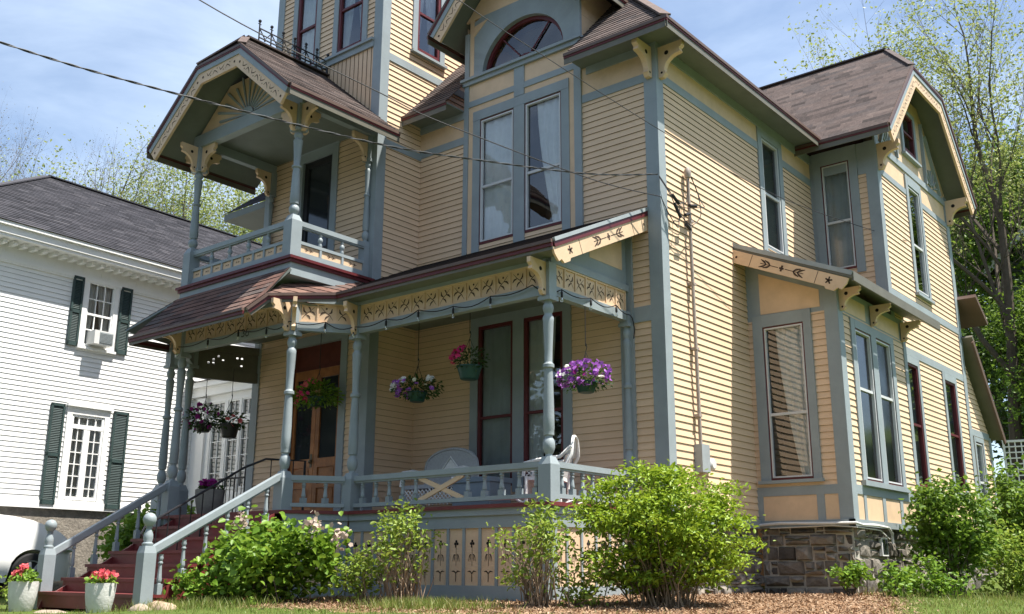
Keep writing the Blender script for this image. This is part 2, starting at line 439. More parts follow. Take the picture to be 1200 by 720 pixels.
def wall(fr, polys, holes=(), mats=('cream', 'cream_edge_shade'), parent=HOUSE, exp=EXP, lip=.015, name='wall', d=0.0):
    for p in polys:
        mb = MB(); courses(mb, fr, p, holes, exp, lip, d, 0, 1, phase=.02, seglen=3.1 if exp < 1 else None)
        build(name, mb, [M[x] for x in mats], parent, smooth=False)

def boards(name, fr, rects, mat, d0=-.01, d1=.024, parent=HOUSE):
    for r in rects:
        mb = MB(); mb.box(fr, r[0], r[1], r[2], r[3], d0, r[4] if len(r) > 4 else d1)
        build(name, mb, M[mat], parent, smooth=False)

def panel(fr, polys, d=.012, mat='cream_trim', name='panel', parent=HOUSE):
    for p in polys:
        mb = MB(); mb.prism(fr, p, -.01, d); build(name, mb, M[mat], parent, smooth=False)

def wavy(mb, fr, u0, u1, v0, v1, d, amp=.02, n=22, ph=0., pull=0., m=0):
    """hanging cloth; pull gathers it to one side lower down"""
    cols = []
    for i in range(n + 1):
        t = i / n
        col = []
        for j in range(7):
            s = j / 6
            w = 1 - abs(pull) * (s ** 1.5)
            uu = u0 + (u1 - u0) * (t * w if pull >= 0 else 1 - (1 - t) * w)
            col.append(fr.pt(uu, v1 + (v0 - v1) * s, d + amp * math.sin(t * n * .95 + ph + s)))
        cols.append(col)
    vs = [p for c in cols for p in c]
    mb.raw(vs, [(i * 7 + j, i * 7 + j + 1, (i + 1) * 7 + j + 1, (i + 1) * 7 + j) for i in range(n) for j in range(6)], m)

def window(fr, u0, u1, v0, v1, parent=HOUSE, sash='maroon', storm=False, mid=.5, curtain='lace', glass='glass',
           cas=(.12, .12, .14, 0), sill=True, casmat='blue', grid=None, name='window', label=None, sw=.045):
    mb = MB(); mi = 0
    for (a, b, c, e) in ((u0, u0 + sw, v0, v1), (u1 - sw, u1, v0, v1), (u0 + sw, u1 - sw, v0, v0 + sw * 1.5), (u0 + sw, u1 - sw, v1 - sw, v1)):
        mb.box(fr, a, b, c, e, -.05, .016, 0)
    vm = v0 + (v1 - v0) * mid
    if mid: mb.box(fr, u0 + sw, u1 - sw, vm - .022, vm + .022, -.05, .006, 1 if storm else 0)
    if storm:
        q = .024; a0, a1, b0, b1 = u0 + sw * .55, u1 - sw * .55, v0 + sw * .9, v1 - sw * .55
        for (a, b, c, e) in ((a0, a0 + q, b0, b1), (a1 - q, a1, b0, b1), (a0 + q, a1 - q, b0, b0 + q), (a0 + q, a1 - q, b1 - q, b1)):
            mb.box(fr, a, b, c, e, -.03, .022, 1)
    if grid:
        gu, gv = grid
        for i in range(1, gu):
            x = u0 + sw + (u1 - u0 - 2 * sw) * i / gu
            mb.box(fr, x - .01, x + .01, v0 + sw, v1 - sw, -.035, -.004, 0)
        for j in range(1, gv):
            z = v0 + sw + (v1 - v0 - 2 * sw) * j / gv
            mb.box(fr, u0 + sw, u1 - sw, z - .01, z + .01, -.036, -.005, 0)
    o = build(name, mb, [M[sash], M['storm']], parent, smooth=False)
    if label: o['label'] = label
    g = MB(); g.sheet(fr, rect(u0 + .01, u1 - .01, v0 + .01, v1 - .01), -.026)
    build('pane', g, M[glass], o, smooth=False)
    if curtain:
        c = MB()
        if curtain == 'lace': wavy(c, fr, u0 + .02, u1 - .02, v0 + .05, v1 - .02, -.085)
        elif curtain == 'swag':
            wavy(c, fr, u0 + .02, (u0 + u1) / 2, v0 + .05, v1 - .02, -.13, pull=.62)
            wavy(c, fr, (u0 + u1) / 2, u1 - .02, v0 + .05, v1 - .02, -.13, pull=-.62)
        elif curtain == 'left': wavy(c, fr, u0 + .02, u0 + (u1 - u0) * .75, v0 + .05, v1 - .02, -.085, pull=.6)
        elif curtain == 'right': wavy(c, fr, u0 + (u1 - u0) * .25, u1 - .02, v0 + .05, v1 - .02, -.085, pull=-.6)
        elif curtain == 'blind': c.sheet(fr, rect(u0 + .02, u1 - .02, v0 + .03, v1 - .02), -.09)
        build('curtain', c, M['blind' if curtain == 'blind' else 'curtain'], o)
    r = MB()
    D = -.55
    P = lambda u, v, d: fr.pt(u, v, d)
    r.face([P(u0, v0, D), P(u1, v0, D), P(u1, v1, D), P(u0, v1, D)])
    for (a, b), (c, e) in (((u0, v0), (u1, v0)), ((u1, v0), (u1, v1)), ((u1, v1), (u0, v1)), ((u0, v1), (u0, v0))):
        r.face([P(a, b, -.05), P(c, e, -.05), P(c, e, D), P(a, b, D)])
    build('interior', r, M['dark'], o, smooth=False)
    if cas:
        L, R_, T, B = cas; c = MB(); d1 = .034
        if L: c.box(fr, u0 - L, u0, v0 - B, v1 + T, -.02, d1)
        if R_: c.box(fr, u1, u1 + R_, v0 - B, v1 + T, -.02, d1 + .001)
        if T: c.box(fr, u0, u1, v1, v1 + T, -.02, d1 + .002)
        if sill: c.box(fr, u0 - L - .03, u1 + R_ + .03, v0 - B - .05, v0 - B, -.02, .085)
        build('window_casing', c, M[casmat], o, smooth=False)
    return o

def holes(*ws): return [(w[0] - .005, w[1] + .005, w[2] - .005, w[3] + .005) for w in ws]

# ---------------- front wall with its paired windows and the wall dormer
w_up = [(-3.57, -2.80, 5.40, 7.72), (-2.57, -1.79, 5.40, 7.72)]
w_po = [(-3.55, -2.80, 1.30, 3.95), (-2.58, -1.80, 1.30, 3.95)]
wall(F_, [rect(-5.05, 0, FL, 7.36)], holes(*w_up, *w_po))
window(F_, *w_up[0], sash='maroon', storm=True, glass='glass_up', curtain='lace', cas=(.16, 0, 0, .17), sill=False, mid=.45)
window(F_, *w_up[1], sash='maroon', storm=True, glass='glass_up', curtain='right', cas=(0, .16, 0, .17), sill=False, mid=.45)
window(F_, *w_po[0], sash='maroon', curtain='lace', glass='screen', cas=(.16, 0, .18, .1), sill=False, mid=.42, sw=.055)
window(F_, *w_po[1], sash='maroon', curtain='left', cas=(0, .16, .18, .1), sill=False, mid=.42, sw=.055)
boards('mullion_board', F_, [(-2.80, -2.57, 5.23, 7.90, .035)], 'blue')
boards('mullion_board', F_, [(-2.80, -2.58, 1.2, 4.13, .035)], 'blue')
boards('window_head', F_, [(-3.73, -1.63, 7.722, 7.90, .038)], 'blue')
boards('belt_course', F_, [(-5.05, -3.93, 7.36, 7.50), (-1.38, -.2, 7.36, 7.50)], 'blue')
panel(F_, [rect(-5.05, -3.93, 7.50, 7.98), rect(-1.38, -.2, 7.50, 7.98)])
boards('belt_course', F_, [(-5.05, -3.93, 7.84, 7.99, .034), (-1.28, -.2, 7.84, 7.99, .034)], 'blue')
# dormer: uprights, panels, arch
panel(F_, [rect(-3.93, -1.38, 7.9, 8.46), rect(-3.86, -3.73, 5.2, 7.9), rect(-1.63, -1.52, 5.2, 7.9)], .02)
boards('upright_board', F_, [(-3.94, -3.84, 5.2, 9.5, .045), (-1.52, -1.38, 5.2, 9.5, .045)], 'blue')
boards('rail_board', F_, [(-3.84, -2.79, 8.02, 8.13, .04), (-2.57, -1.52, 8.02, 8.13, .04), (-2.79, -2.57, 7.905, 8.45, .043)], 'blue')
mbs = MB(); mbs.box(F_, -3.97, -1.36, 8.45, 8.53, -.02, .07); mbs.box(F_, -3.99, -1.34, 8.53, 8.58, -.02, .11)
build('dormer_sill', mbs, M['blue'], HOUSE, smooth=False)
# gable wall above the sill with an arched opening
AC, AR, AH, AZ = -2.63, .90, .82, 8.585
mbg = MB()
n = 28; arch = [(AC + AR * math.cos(PI * i / n), AZ + AH * math.sin(PI * i / n)) for i in range(n + 1)]
def gable_top(u): return 10.9 - abs(u + 2.65) * 1.12 if abs(u + 2.65) > .0 else 10.9
outer = []
for (u, v) in arch:
    t = math.atan2((v - AZ) / AH, (u - AC) / AR); c, s = math.cos(t), math.sin(t)
    k = min((1.10 / abs(c)) if abs(c) > 1e-6 else 9, (1.17 / s) if s > 1e-6 else 9)
    outer.append((AC + c * k, AZ + s * k))
for i in range(n):
    a, b, c, e = arch[i], arch[i + 1], outer[i + 1], outer[i]
    mbg.face([F_.pt(*e, .03), F_.pt(*c, .03), F_.pt(*b, .03), F_.pt(*a, .03)])
    mbg.face([F_.pt(*a, .03), F_.pt(*b, .03), F_.pt(*b, -.16), F_.pt(*a, -.16)])
build('arch_surround', mbg, M['blue'], HOUSE, smooth=False)
mbg = MB()
mbg.box(F_, -3.84, -3.74, AZ, 9.76, -.02, .022); mbg.box(F_, -1.53, -1.50, AZ, 9.76, -.02, .022)
mbg.prism(F_, [(-3.94, 9.75), (-1.38, 9.75), (-2.65, 11.1)], -.02, .024)
mbg.prism(F_, [(-3.72, 9.40), (-3.40, 9.66), (-3.72, 9.60)], .03, .042); mbg.prism(F_, [(-1.56, 9.40), (-1.88, 9.66), (-1.56, 9.60)], .03, .042)
build('gable_panel', mbg, M['cream_trim'], HOUSE, smooth=False)
mbg = MB()
for k0, k1, dd in ((1.0, .925, -.05),):
    for i in range(n):
        p = lambda q, k: (AC + (q[0] - AC) * k, AZ + (q[1] - AZ) * k)
        a, b = arch[i], arch[i + 1]; c, e = p(b, k1), p(a, k1)
        mbg.face([F_.pt(*a, -.06), F_.pt(*b, -.06), F_.pt(*c, -.06), F_.pt(*e, -.06)])
        mbg.face([F_.pt(*e, -.06), F_.pt(*c, -.06), F_.pt(*c, -.13), F_.pt(*e, -.13)])
for ang in (52, 128):
    c, s = math.cos(math.radians(ang)), math.sin(math.radians(ang))
    mbg.beam(F_.pt(AC + .2 * c, AZ + .2 * s, -.09), F_.pt(AC + AR * .95 * c, AZ + AH * .95 * s, -.09), .022, .022)
mbg.prism(F_, [(AC + .2 * math.cos(PI * i / 10), AZ + .16 * math.sin(PI * i / 10)) for i in range(11)], -.11, -.07)
o = build('arched_window', mbg, M['maroon'], HOUSE, smooth=False)
g = MB(); g.face([F_.pt(*q, -.115) for q in arch]); build('pane', g, M['glass_up'], o, smooth=False)
g = MB(); g.box(F_, AC - AR - .05, AC + AR + .05, AZ - .03, AZ + AH + .05, -.9, -.85); build('interior', g, M['dark'], o, smooth=False)
# dormer cheeks
for x, sx in ((-1.40, 1), (-3.92, -1)):
    fr = Fr((x, 0, 0), (0, 1, 0), N=(sx, 0, 0))
    wall(fr, [rect(0.0, 2.0, 7.9, 9.65)], exp=9., lip=.002, mats=('cream_trim', 'cream_edge_shade'))

# ---------------- long side wall
w_s = (3.60, 4.30, 5.55, 7.66)
wall(S_, [rect(0, 2.7, .80, 7.36), rect(2.7, 5.79, 4.3, 7.36)], holes(w_s))
window(S_, *w_s, sash='blue', storm=True, curtain='blind', glass='screen', cas=(.15, .15, .16, .1), sill=True, mid=.5)
boards('belt_course', S_, [(.16, 3.45, 7.36, 7.50), (4.45, 5.79, 7.36, 7.50)], 'blue')
panel(S_, [rect(.16, 3.45, 7.50, 7.98), rect(4.45, 5.79, 7.50, 7.98)])
boards('frieze_board', S_, [(.16, 5.79, 7.82, 8.0, .04)], 'blue')
mb = MB(); mb.box(S_, -.03, .17, .80, 7.98, -.03, .028); mb.box(F_, -.20, .026, .80, 7.98, -.03, .027)
build('corner_board', mb, M['blue'], HOUSE, smooth=False)
boards('water_table', S_, [(-.03, 2.7, .67, .80, .05)], 'blue')

# ---------------- tower
tw = [(-7.52, -6.92, 9.46, 11.3), (-6.27, -5.57, 9.46, 11.3)]
dr_b = (-7.05, -6.22, 4.95, 7.45); dr_f = (-7.02, -5.72, FL, 3.86)
wall(TF, [rect(-8.14, -5.05, FL, 7.62), rect(-8.14, -5.05, 9.3, 12.6)], holes(*tw, dr_b, dr_f))
panel(TF, [rect(-8.14, -5.05, 7.62, 9.32)], .012)
mb = MB()
for i in range(24): mb.box(TF, -7.95 + i * .115, -7.95 + i * .115 + .012, 7.64, 9.28, .012, .017)
build('beadboard_rib', mb, M['cream_edge_shade'], HOUSE, smooth=False)
for i, w in enumerate(tw):
    window(TF, *w, sash='maroon', curtain='lace' if i == 0 else 'swag', glass='glass', cas=(.13, .13, .15, .02), sill=False, mid=.5, sw=.06)
mb = MB(); mb.box(TF, -8.16, -5.235, 9.28, 9.40, -.02, .05); mb.box(TF, -8.18, -5.225, 9.40, 9.45, -.02, .09)
build('belt_course', mb, M['blue'], HOUSE, smooth=False)
w_t = (-.20, .42, 9.50, 11.2)
wall(TR, [rect(-1.08, 2.2, FL, 12.6)], holes(w_t))
window(TR, *w_t, sash='maroon', curtain='swag', cas=(.13, .13, .15, .02), sill=True, mid=.5, sw=.06)
boards('belt_course', TR, [(-.9, 2.0, 9.02, 9.17, .03), (-.9, 0, 7.32, 7.46, .028)], 'blue')
for z0, z1 in ((FL, 12.6),):
    mb = MB(); mb.box(TF, -5.24, -5.024, z0, z1, -.03, .028); mb.box(TR, -1.106, -.90, z0, z1, -.03, .029)
    build('corner_board', mb, M['blue'], HOUSE, smooth=False)
mb = MB(); mb.box(TF, -8.165, -7.97, FL, 12.6, -.03, .028)
build('corner_board', mb, M['blue'], HOUSE, smooth=False)
TL = Fr((-8.14, 0, 0), (0, -1, 0), N=(-1, 0, 0))
wall(TL, [rect(-2.2, 1.08, -.4, 12.6)])
# closing walls at the back and the tower cap
for a in ((-8.10, -5.1, 2.0, 2.2, 7, 12.6), (-8.0, 1.2, 10.0, 10.15, -.4, 7.9), (-8.1, -8.0, 2.2, 10.1, -.4, 7.9)):
    mb = MB(); mb.abox(*a); build('wall', mb, M['cream'], HOUSE, smooth=False)
mb = MB()
for e in ([(-8.5, -1.45, 12.6), (-4.7, -1.45, 12.6), (-6.6, .5, 14.6)], [(-4.7, -1.45, 12.6), (-4.7, 2.5, 12.6), (-6.6, .5, 14.6)],
          [(-4.7, 2.5, 12.6), (-8.5, 2.5, 12.6), (-6.6, .5, 14.6)], [(-8.5, 2.5, 12.6), (-8.5, -1.45, 12.6), (-6.6, .5, 14.6)]):
    shingled(mb, e, m=0, mlip=1)
mb.abox(-8.5, -4.7, -1.45, 2.5, 12.5, 12.6, 1)
build('tower_roof', mb, [M['roof'], M['roof_edge']], HOUSE, smooth=False)

# ---------------- left side bay glimpsed past the tower
mb = MB(); courses(mb, Fr((0, -.2, 0), (1, 0, 0), N=(0, -1, 0)), rect(-9.0, -8.14, -.4, 7.2), (), EXP, .015, 0, 0, 1)
build('wall', mb, [M['cream'], M['cream_edge_shade']], HOUSE, smooth=False)
boards('corner_board', Fr((0, -.2, 0), (1, 0, 0), N=(0, -1, 0)), [(-9.02, -8.85, -.4, 7.15)], 'blue')
mb = MB()
shingled(mb, [(-9.9, -.85, 7.15), (-8.14, -.85, 7.15), (-8.14, .8, 8.5), (-9.9, .8, 8.5)], m=0, mlip=1)
mb.abox(-9.9, -8.16, -.84, .8, 7.0, 7.14, 2)
build('side_bay_roof', mb, [M['roof_grey'], M['roof_edge'], M['soffit']], HOUSE, smooth=False)

# ---------------- side wing
wwn = (.24, .80, 5.55, 7.72)
wall(WN, [rect(0, 1.31, 4.4, 7.36)], holes(wwn))
window(WN, *wwn, sash='maroon', storm=True, curtain='lace', glass='screen', cas=(.16, .16, .28, .1), sill=False, mid=.45)
boards('belt_course', WN, [(.97, 1.31, 7.36, 7.50)], 'blue')
panel(WN, [rect(0, 1.31, 7.50, 8.0)], .014, 'blue')
boards('corner_board', WN, [(0, .075, 4.4, 7.5), (1.12, 1.334, 4.4, 8.0, .026)], 'blue')
gw = [(7.52, 8.20, 5.36, 7.62), (6.34, 6.98, 1.50, 3.78), (8.62, 9.30, 1.60, 3.78)]
aw = (7.58, 8.28, 8.42, 9.32)
CY = 7.88
def barge_z(y, off=0): return None
wall(G_, [rect(5.79, 10.18, .80, 7.36)], holes(*gw))
gp = [(5.79, 7.36), (10.18, 7.36), (10.18, 8.15), (8.75, 9.75), (7.0, 9.75), (5.79, 8.35)]
mb = MB(); courses(mb, G_, gp, holes(aw, (7.52, 8.20, 7.0, 7.62)), 9., .002, .0, 0, 1)
build('gable_panel', mb, [M['cream_trim'], M['cream_edge_shade']], HOUSE, smooth=False)
window(G_, *gw[0], sash='blue', storm=True, curtain=None, glass='glass_up', cas=(.13, .13, .2, .04), mid=.45)
window(G_, *gw[1], sash='maroon', curtain='blind', cas=(.12, .12, .14, .04), mid=.5)
window(G_, *gw[2], sash='maroon', curtain='blind', cas=(.12, .12, .14, .04), mid=.5)
window(G_, *aw, sash='maroon', curtain=None, cas=(.12, .12, .10, .10), mid=.5)
boards('belt_course', G_, [(5.95, 7.39, 7.36, 7.48), (8.33, 10.02, 7.36, 7.48), (5.8, 10.15, 7.88, 8.02, .032),
                           (5.95, 10.02, 4.96, 5.10), (5.82, 10.02, 3.93, 4.08)], 'blue')
boards('corner_board', G_, [(5.766, 5.96, 4.4, 8.2, .028), (10.0, 10.20, .7, 8.1, .028)], 'blue')
for (a, b, c, e) in ((6.05, 8.02, 6.75, 9.1), (7.0, 8.02, 7.0, 9.4), (9.7, 8.02, 9.0, 9.2), (8.78, 8.02, 8.78, 9.4)):
    mb = MB(); mb.beam(G_.pt(a, b, .02), G_.pt(c, e, .02), .045, .09, up=(1, 0, 0)); build('gable_strut', mb, M['blue'], HOUSE, smooth=False)
mb = MB()
for k in range(7):
    t = PI * (.08 + .84 * k / 6)
    for cy in (6.55, 9.25):
        mb.beam(G_.pt(cy + .08 * math.cos(t), 8.06 + .08 * math.sin(t), .014), G_.pt(cy + .42 * math.cos(t), 8.06 + .42 * math.sin(t), .014), .03, .035, up=(1, 0, 0))
build('gable_fan', mb, M['blue'], HOUSE, smooth=False)
# far wall of the wing and lean-to
for a in ((0, 1.27, 10.1, 10.17, .4, 8.0), (0, 1.25, 11.62, 11.68, .4, 3.1)):
    mb = MB(); mb.abox(*a); build('wall', mb, M['cream'], HOUSE, smooth=False)
wl = (10.48, 11.0, 1.25, 2.72)
lp = [(10.18, .80), (11.7, .80), (11.7, 2.90), (10.18, 4.6)]
wall(LR, [lp], holes(wl))
window(LR, *wl, sash='maroon', storm=True, curtain=None, cas=(.1, .1, .1, .04), mid=.42)
boards('belt_course', LR, [(10.2, 11.6, 2.84, 2.98)], 'blue')
boards('corner_board', LR, [(11.58, 11.72, .7, 2.9, .028)], 'blue')
mb = MB()
shingled(mb, [(1.56, 11.95, 2.92), (-1, 11.95, 2.92), (-1, 10.2, 4.95), (1.56, 10.2, 4.95)], m=0, mlip=1, thick=.08, munder=2)
build('lean_to_roof', mb, [M['roof'], M['roof_edge'], M['fascia']], HOUSE, smooth=False)
mb = MB(); mb.beam((1.545, 10.2, 4.82), (1.545, 11.92, 2.81), .04, .12)
build('rake_board', mb, M['gutter'], HOUSE, smooth=False)
mb = MB()
shingled(mb, [(1.72, 10.95, 5.36), (-1, 10.95, 5.36), (-1, 10.2, 5.84), (1.72, 10.2, 5.84)], m=0, mlip=1, thick=.10, munder=2)
build('lean_to_roof', mb, [M['roof'], M['roof_edge'], M['gutter']], HOUSE, smooth=False)

# ---------------- ground-floor bay
wb = (.26, .96, 1.40, 3.88)
bw = [(3.33, 4.03, 1.38, 3.82), (4.25, 4.95, 1.38, 3.82)]
wall(NB, [rect(0, 1.51, 1.2, 4.05)], holes(wb))
window(NB, *wb, sash='maroon', storm=True, curtain='right', cas=(.17, .13, .2, .0), mid=.42, sill=True)
wall(OB, [rect(2.7, 5.79, 1.2, 4.0)], holes(*bw))
window(OB, *bw[0], sash='maroon', storm=True, curtain='blind', glass='screen', cas=(.16, 0, .14, .0), mid=.6, sill=False)
window(OB, *bw[1], sash='maroon', storm=True, curtain='blind', glass='screen', cas=(0, .16, .14, .0), mid=.6, sill=False)
boards('mullion_board', OB, [(4.03, 4.25, 1.38, 3.96, .036)], 'blue')
boards('window_sill', OB, [(3.12, 5.2, 1.30, 1.38, .085)], 'blue')
mb = MB(); mb.box(NB, 1.32, 1.534, .77, 4.5, -.03, .026); mb.box(OB, 2.676, 2.88, .77, 4.4, -.03, .027)
build('corner_board', mb, M['blue'], HOUSE, smooth=False)
boards('corner_board', OB, [(5.66, 5.80, .77, 4.2, .027)], 'blue')
panel(NB, [rect(0, 1.5, .78, 1.2)]); panel(OB, [rect(2.7, 5.78, .78, 1.2)])
boards('rail_board', NB, [(0, 1.32, 1.16, 1.30), (0, .10, .78, 1.16), (.98, 1.10, .78, 1.16)], 'blue')
boards('rail_board', OB, [(2.88, 5.66, 1.16, 1.30), (3.15, 3.25, .78, 1.16), (3.95, 4.08, .78, 1.16), (4.75, 4.88, .78, 1.16)], 'blue')
mb = MB(); mb.box(NB, -.02, 1.56, .68, .78, -.05, .05); mb.box(OB, 2.65, 5.80, .68, .78, -.05, .051)
build('water_table', mb, M['blue'], HOUSE, smooth=False)
panel(NB, [[(0, 4.0), (1.5, 4.0), (1.5, 4.45), (0, 5.1)]], .01, 'blue')
panel(NB, [[(.24, 4.10), (1.25, 4.08), (1.25, 4.36), (.24, 4.80)]], .016, 'cream_trim')
panel(OB, [rect(2.7, 5.79, 3.96, 4.40)], .01, 'blue')
panel(OB, [rect(3.0, 3.9, 4.02, 4.30), rect(4.4, 5.5, 4.02, 4.30)], .016, 'cream_trim')
mb = MB(); mb.abox(0.1, 1.5, 5.70, 5.78, .78, 4.4); build('wall', mb, M['cream'], HOUSE, smooth=False)
mb = MB()
shingled(mb, [(1.92, 2.32, 4.46), (1.92, 6.5, 4.46), (-.02, 6.5, 5.30), (-.02, 2.32, 5.30)], m=0, mlip=1, thick=.07, munder=2)
build('bay_roof', mb, [M['roof'], M['roof_edge'], M['soffit']], HOUSE, smooth=False)
mb = MB()
mb.plank((1.925, 2.32, 4.45), (1.925, 6.5, 4.45), (1, 0, 0), .15, .035, 0)
mb.plank((-.02, 2.315, 5.30), (1.96, 2.315, 4.445), (0, -1, 0), .07, .035, 1, 0.0)
mb.plank((-.02, 2.32, 5.235), (1.96, 2.32, 4.38), (0, -1, 0), .05, .03, 0)
build('roof_fascia', mb, [M['fascia'], M['metal']], HOUSE, smooth=False)

def rake_board(p0, p1, out, h, name='bargeboard'):
    """cream board under a sloping roof edge, cut with arrow and leaf motifs"""
    p0, p1 = V3(p0), V3(p1); D = p1 - p0; L = D.length; D.normalize()
    N = V3(out); N = (N - D * N.dot(D)).normalized(); Vv = N.cross(D)
    if Vv.z < 0: Vv = -Vv
    fr = Fr(p0, D, Vv, N); mb = MB()
    mb.prism(fr, [(0, 0), (0, -h * .35), (.05, -h * .8), (.12, -h * .75), (.16, -h), (.30, -h), (.33, -h * .86), (L, -h * .86), (L, 0)] , 0, .035, 0)
    cu = L * .53; cv = -h * .44; s = h / .26
    for sg in (-1, 1):
        mb.stroke(fr, [(cu + sg * .06, cv), (cu + sg * .42 * s, cv)], .012, .037, 1, False)
        for k in (.22, .30):
            mb.stroke(fr, [(cu + sg * k * s, cv), (cu + sg * (k + .05) * s, cv + .04 * s), (cu + sg * (k + .13) * s, cv + .07 * s)], .035, .037, 1)
            mb.stroke(fr, [(cu + sg * k * s, cv), (cu + sg * (k + .05) * s, cv - .04 * s), (cu + sg * (k + .13) * s, cv - .07 * s)], .035, .037, 1)
    mb.stroke(fr, [(cu, cv - .05), (cu, cv + .05)], .035, .037, 1); mb.stroke(fr, [(cu - .04, cv), (cu + .04, cv)], .03, .0375, 1)
    mb.disc(fr, L * .93, cv, .022, .037, 1)
    for a in range(5):
        t = a * 2 * PI / 5 + .3; mb.stroke(fr, [(L * .14, cv), (L * .14 + .06 * math.cos(t), cv + .06 * math.sin(t))], .025, .037, 1)
    for q in (.24, .80): mb.stroke(fr, [(L * q, -.01), (L * q, -h * .85)], .01, .0365, 1, False)
    return build(name, mb, [M['cream_trim'], M['carve']], HOUSE, smooth=False)
rake_board((1.90, 2.30, 4.33), (-.02, 2.30, 5.18), (0, -1, 0), .24)

def bracket(o, out, drop, reach, th=.07, hole=True, parent=HOUSE, mat='cream_trim'):
    """scroll-sawn bracket hanging below the point o against a wall, reaching along 'out'"""
    o = V3(o); U = V3(out).normalized(); fr = Fr(o, U); mb = MB()
    pts = [(0, 0), (reach, 0), (reach, -drop * .16), (reach * .88, -drop * .24), (reach * .93, -drop * .34)]
    for i in range(7):
        t = i / 6 * PI / 2
        pts.append((reach * (.86 - .62 * math.sin(t)), -drop * (.36 + .44 * (1 - math.cos(t)))))
    pts += [(reach * .30, -drop * .88), (reach * .18, -drop), (0, -drop)]
    mb.prism(fr, pts, -th / 2, th / 2, 0)
    if hole:
        for sd in (th / 2 + .002, -th / 2 - .002):
            mb.disc(fr, reach * .36, -drop * .26, reach * .09, sd, 1); mb.disc(fr, reach * .14, -drop * .86, reach * .05, sd, 1)
    return build('bracket', mb, [M[mat], M['hole']], parent, smooth=False)
for y in (2.80, 4.14, 5.62): bracket((1.535, y, 4.33), (1, 0, 0), .34, .34)
for xx, yy, oo in ((-.09, -.028, (0, -1, 0)), (.028, .09, (1, 0, 0))):
    bracket((xx, yy, 7.90), oo, .52, .42, .09)
bracket((1.34, 5.86, 7.92), (1, 0, 0), .52, .42, .09); bracket((1.34, 10.08, 8.00), (1, 0, 0), .56, .46, .10)

# ---------------- stone foundation, every stone a block of its own shape in the mesh
def stones(fr, u0, u1, v0, v1, seed):
    rnd = random.Random(seed); mb = MB()
    mb.box(fr, u0, u1, v0, v1, -.25, -.004, 1)
    def block(a, b, va, vb):
        g = rnd.uniform(.007, .016); c = rnd.uniform(.012, .028); d = rnd.uniform(.010, .075)
        j = lambda s: rnd.uniform(-s, s)
        lo = [(a + g, va + g), (b - g, va + g), (b - g, vb - g), (a + g, vb - g)]
        hi = [(a + g + c, va + g + c), (b - g - c, va + g + c), (b - g - c, vb - g - c), (a + g + c, vb - g - c)]
        lo = [(x + j(.010), y + j(.010)) for x, y in lo]; hi = [(x + j(.016), y + j(.014)) for x, y in hi]
        cx, cy = (a + b) / 2 + j(.05), (va + vb) / 2 + j(.03)
        P = [fr.pt(x, y, -.01) for x, y in lo] + [fr.pt(x, y, d + j(.014)) for x, y in hi] + [fr.pt(cx, cy, d + rnd.uniform(.004, .05))]
        mb.raw(P, [(0, 1, 5, 4), (1, 2, 6, 5), (2, 3, 7, 6), (3, 0, 4, 7), (4, 5, 8), (5, 6, 8), (6, 7, 8), (7, 4, 8)], 0)
    v = v0
    while v < v1 - .02:
        h = min(rnd.choice((.17, .22, .27)), v1 - v); u = u0 - rnd.random() * .2
        if v1 - v - h < .10: h = v1 - v
        while u < u1:
            w = rnd.uniform(.12, .46); a, b = max(u, u0), min(u + w, u1); u += w
            if b - a < .05: continue
            q = rnd.random()
            if q < .50:
                k = h * rnd.uniform(.35, .65); block(a, b, v, v + k)
                if b - a > .26 and rnd.random() < .5: m_ = a + (b - a) * rnd.uniform(.35, .65); block(a, m_, v + k, v + h); block(m_, b, v + k, v + h)
                else: block(a, b, v + k, v + h)
            else: block(a, b, v, v + h)
        v += h
    return build('foundation', mb, [M['stone'], M['mortar']], HOUSE, smooth=False)
stones(Fr((-.05, 0, 0), (0, 1, 0), N=(1, 0, 0)), 0, 2.75, -.75, .67, 3)
stones(Fr((0, 2.76, 0), (1, 0, 0), N=(0, -1, 0)), 0, 1.47, -.75, .68, 5)
stones(Fr((1.46, 0, 0), (0, 1, 0), N=(1, 0, 0)), 2.76, 5.79, -.75, .68, 8)
stones(Fr((1.26, 0, 0), (0, 1, 0), N=(1, 0, 0)), 5.79, 11.7, -.75, .78, 9)
mb = MB(); mb.box(OB, 3.72, 3.98, .26, .54, -.02, .03); o = build('basement_window', mb, M['white'], HOUSE, smooth=False)
g = MB(); g.box(OB, 3.745, 3.955, .285, .515, .03, .034); build('pane', g, M['car_glass'], o, smooth=False)
mb = MB(); mb.tube([(.03, 2.62, .72), (.4, 2.60, .74), (1.0, 2.605, .725), (1.58, 2.62, .72), (1.60, 2.8, .70), (1.60, 3.4, .71), (1.60, 3.9, .69), (1.60, 4.05, .6), (1.59, 4.06, .45)], .022, 6)
mb.tube([(.2, 2.64, .67), (1.2, 2.63, .69), (1.57, 2.65, .66), (1.58, 3.6, .64), (1.58, 3.95, .52)], .010, 5)
build('service_pipe', mb, M['pipe'], HOUSE)

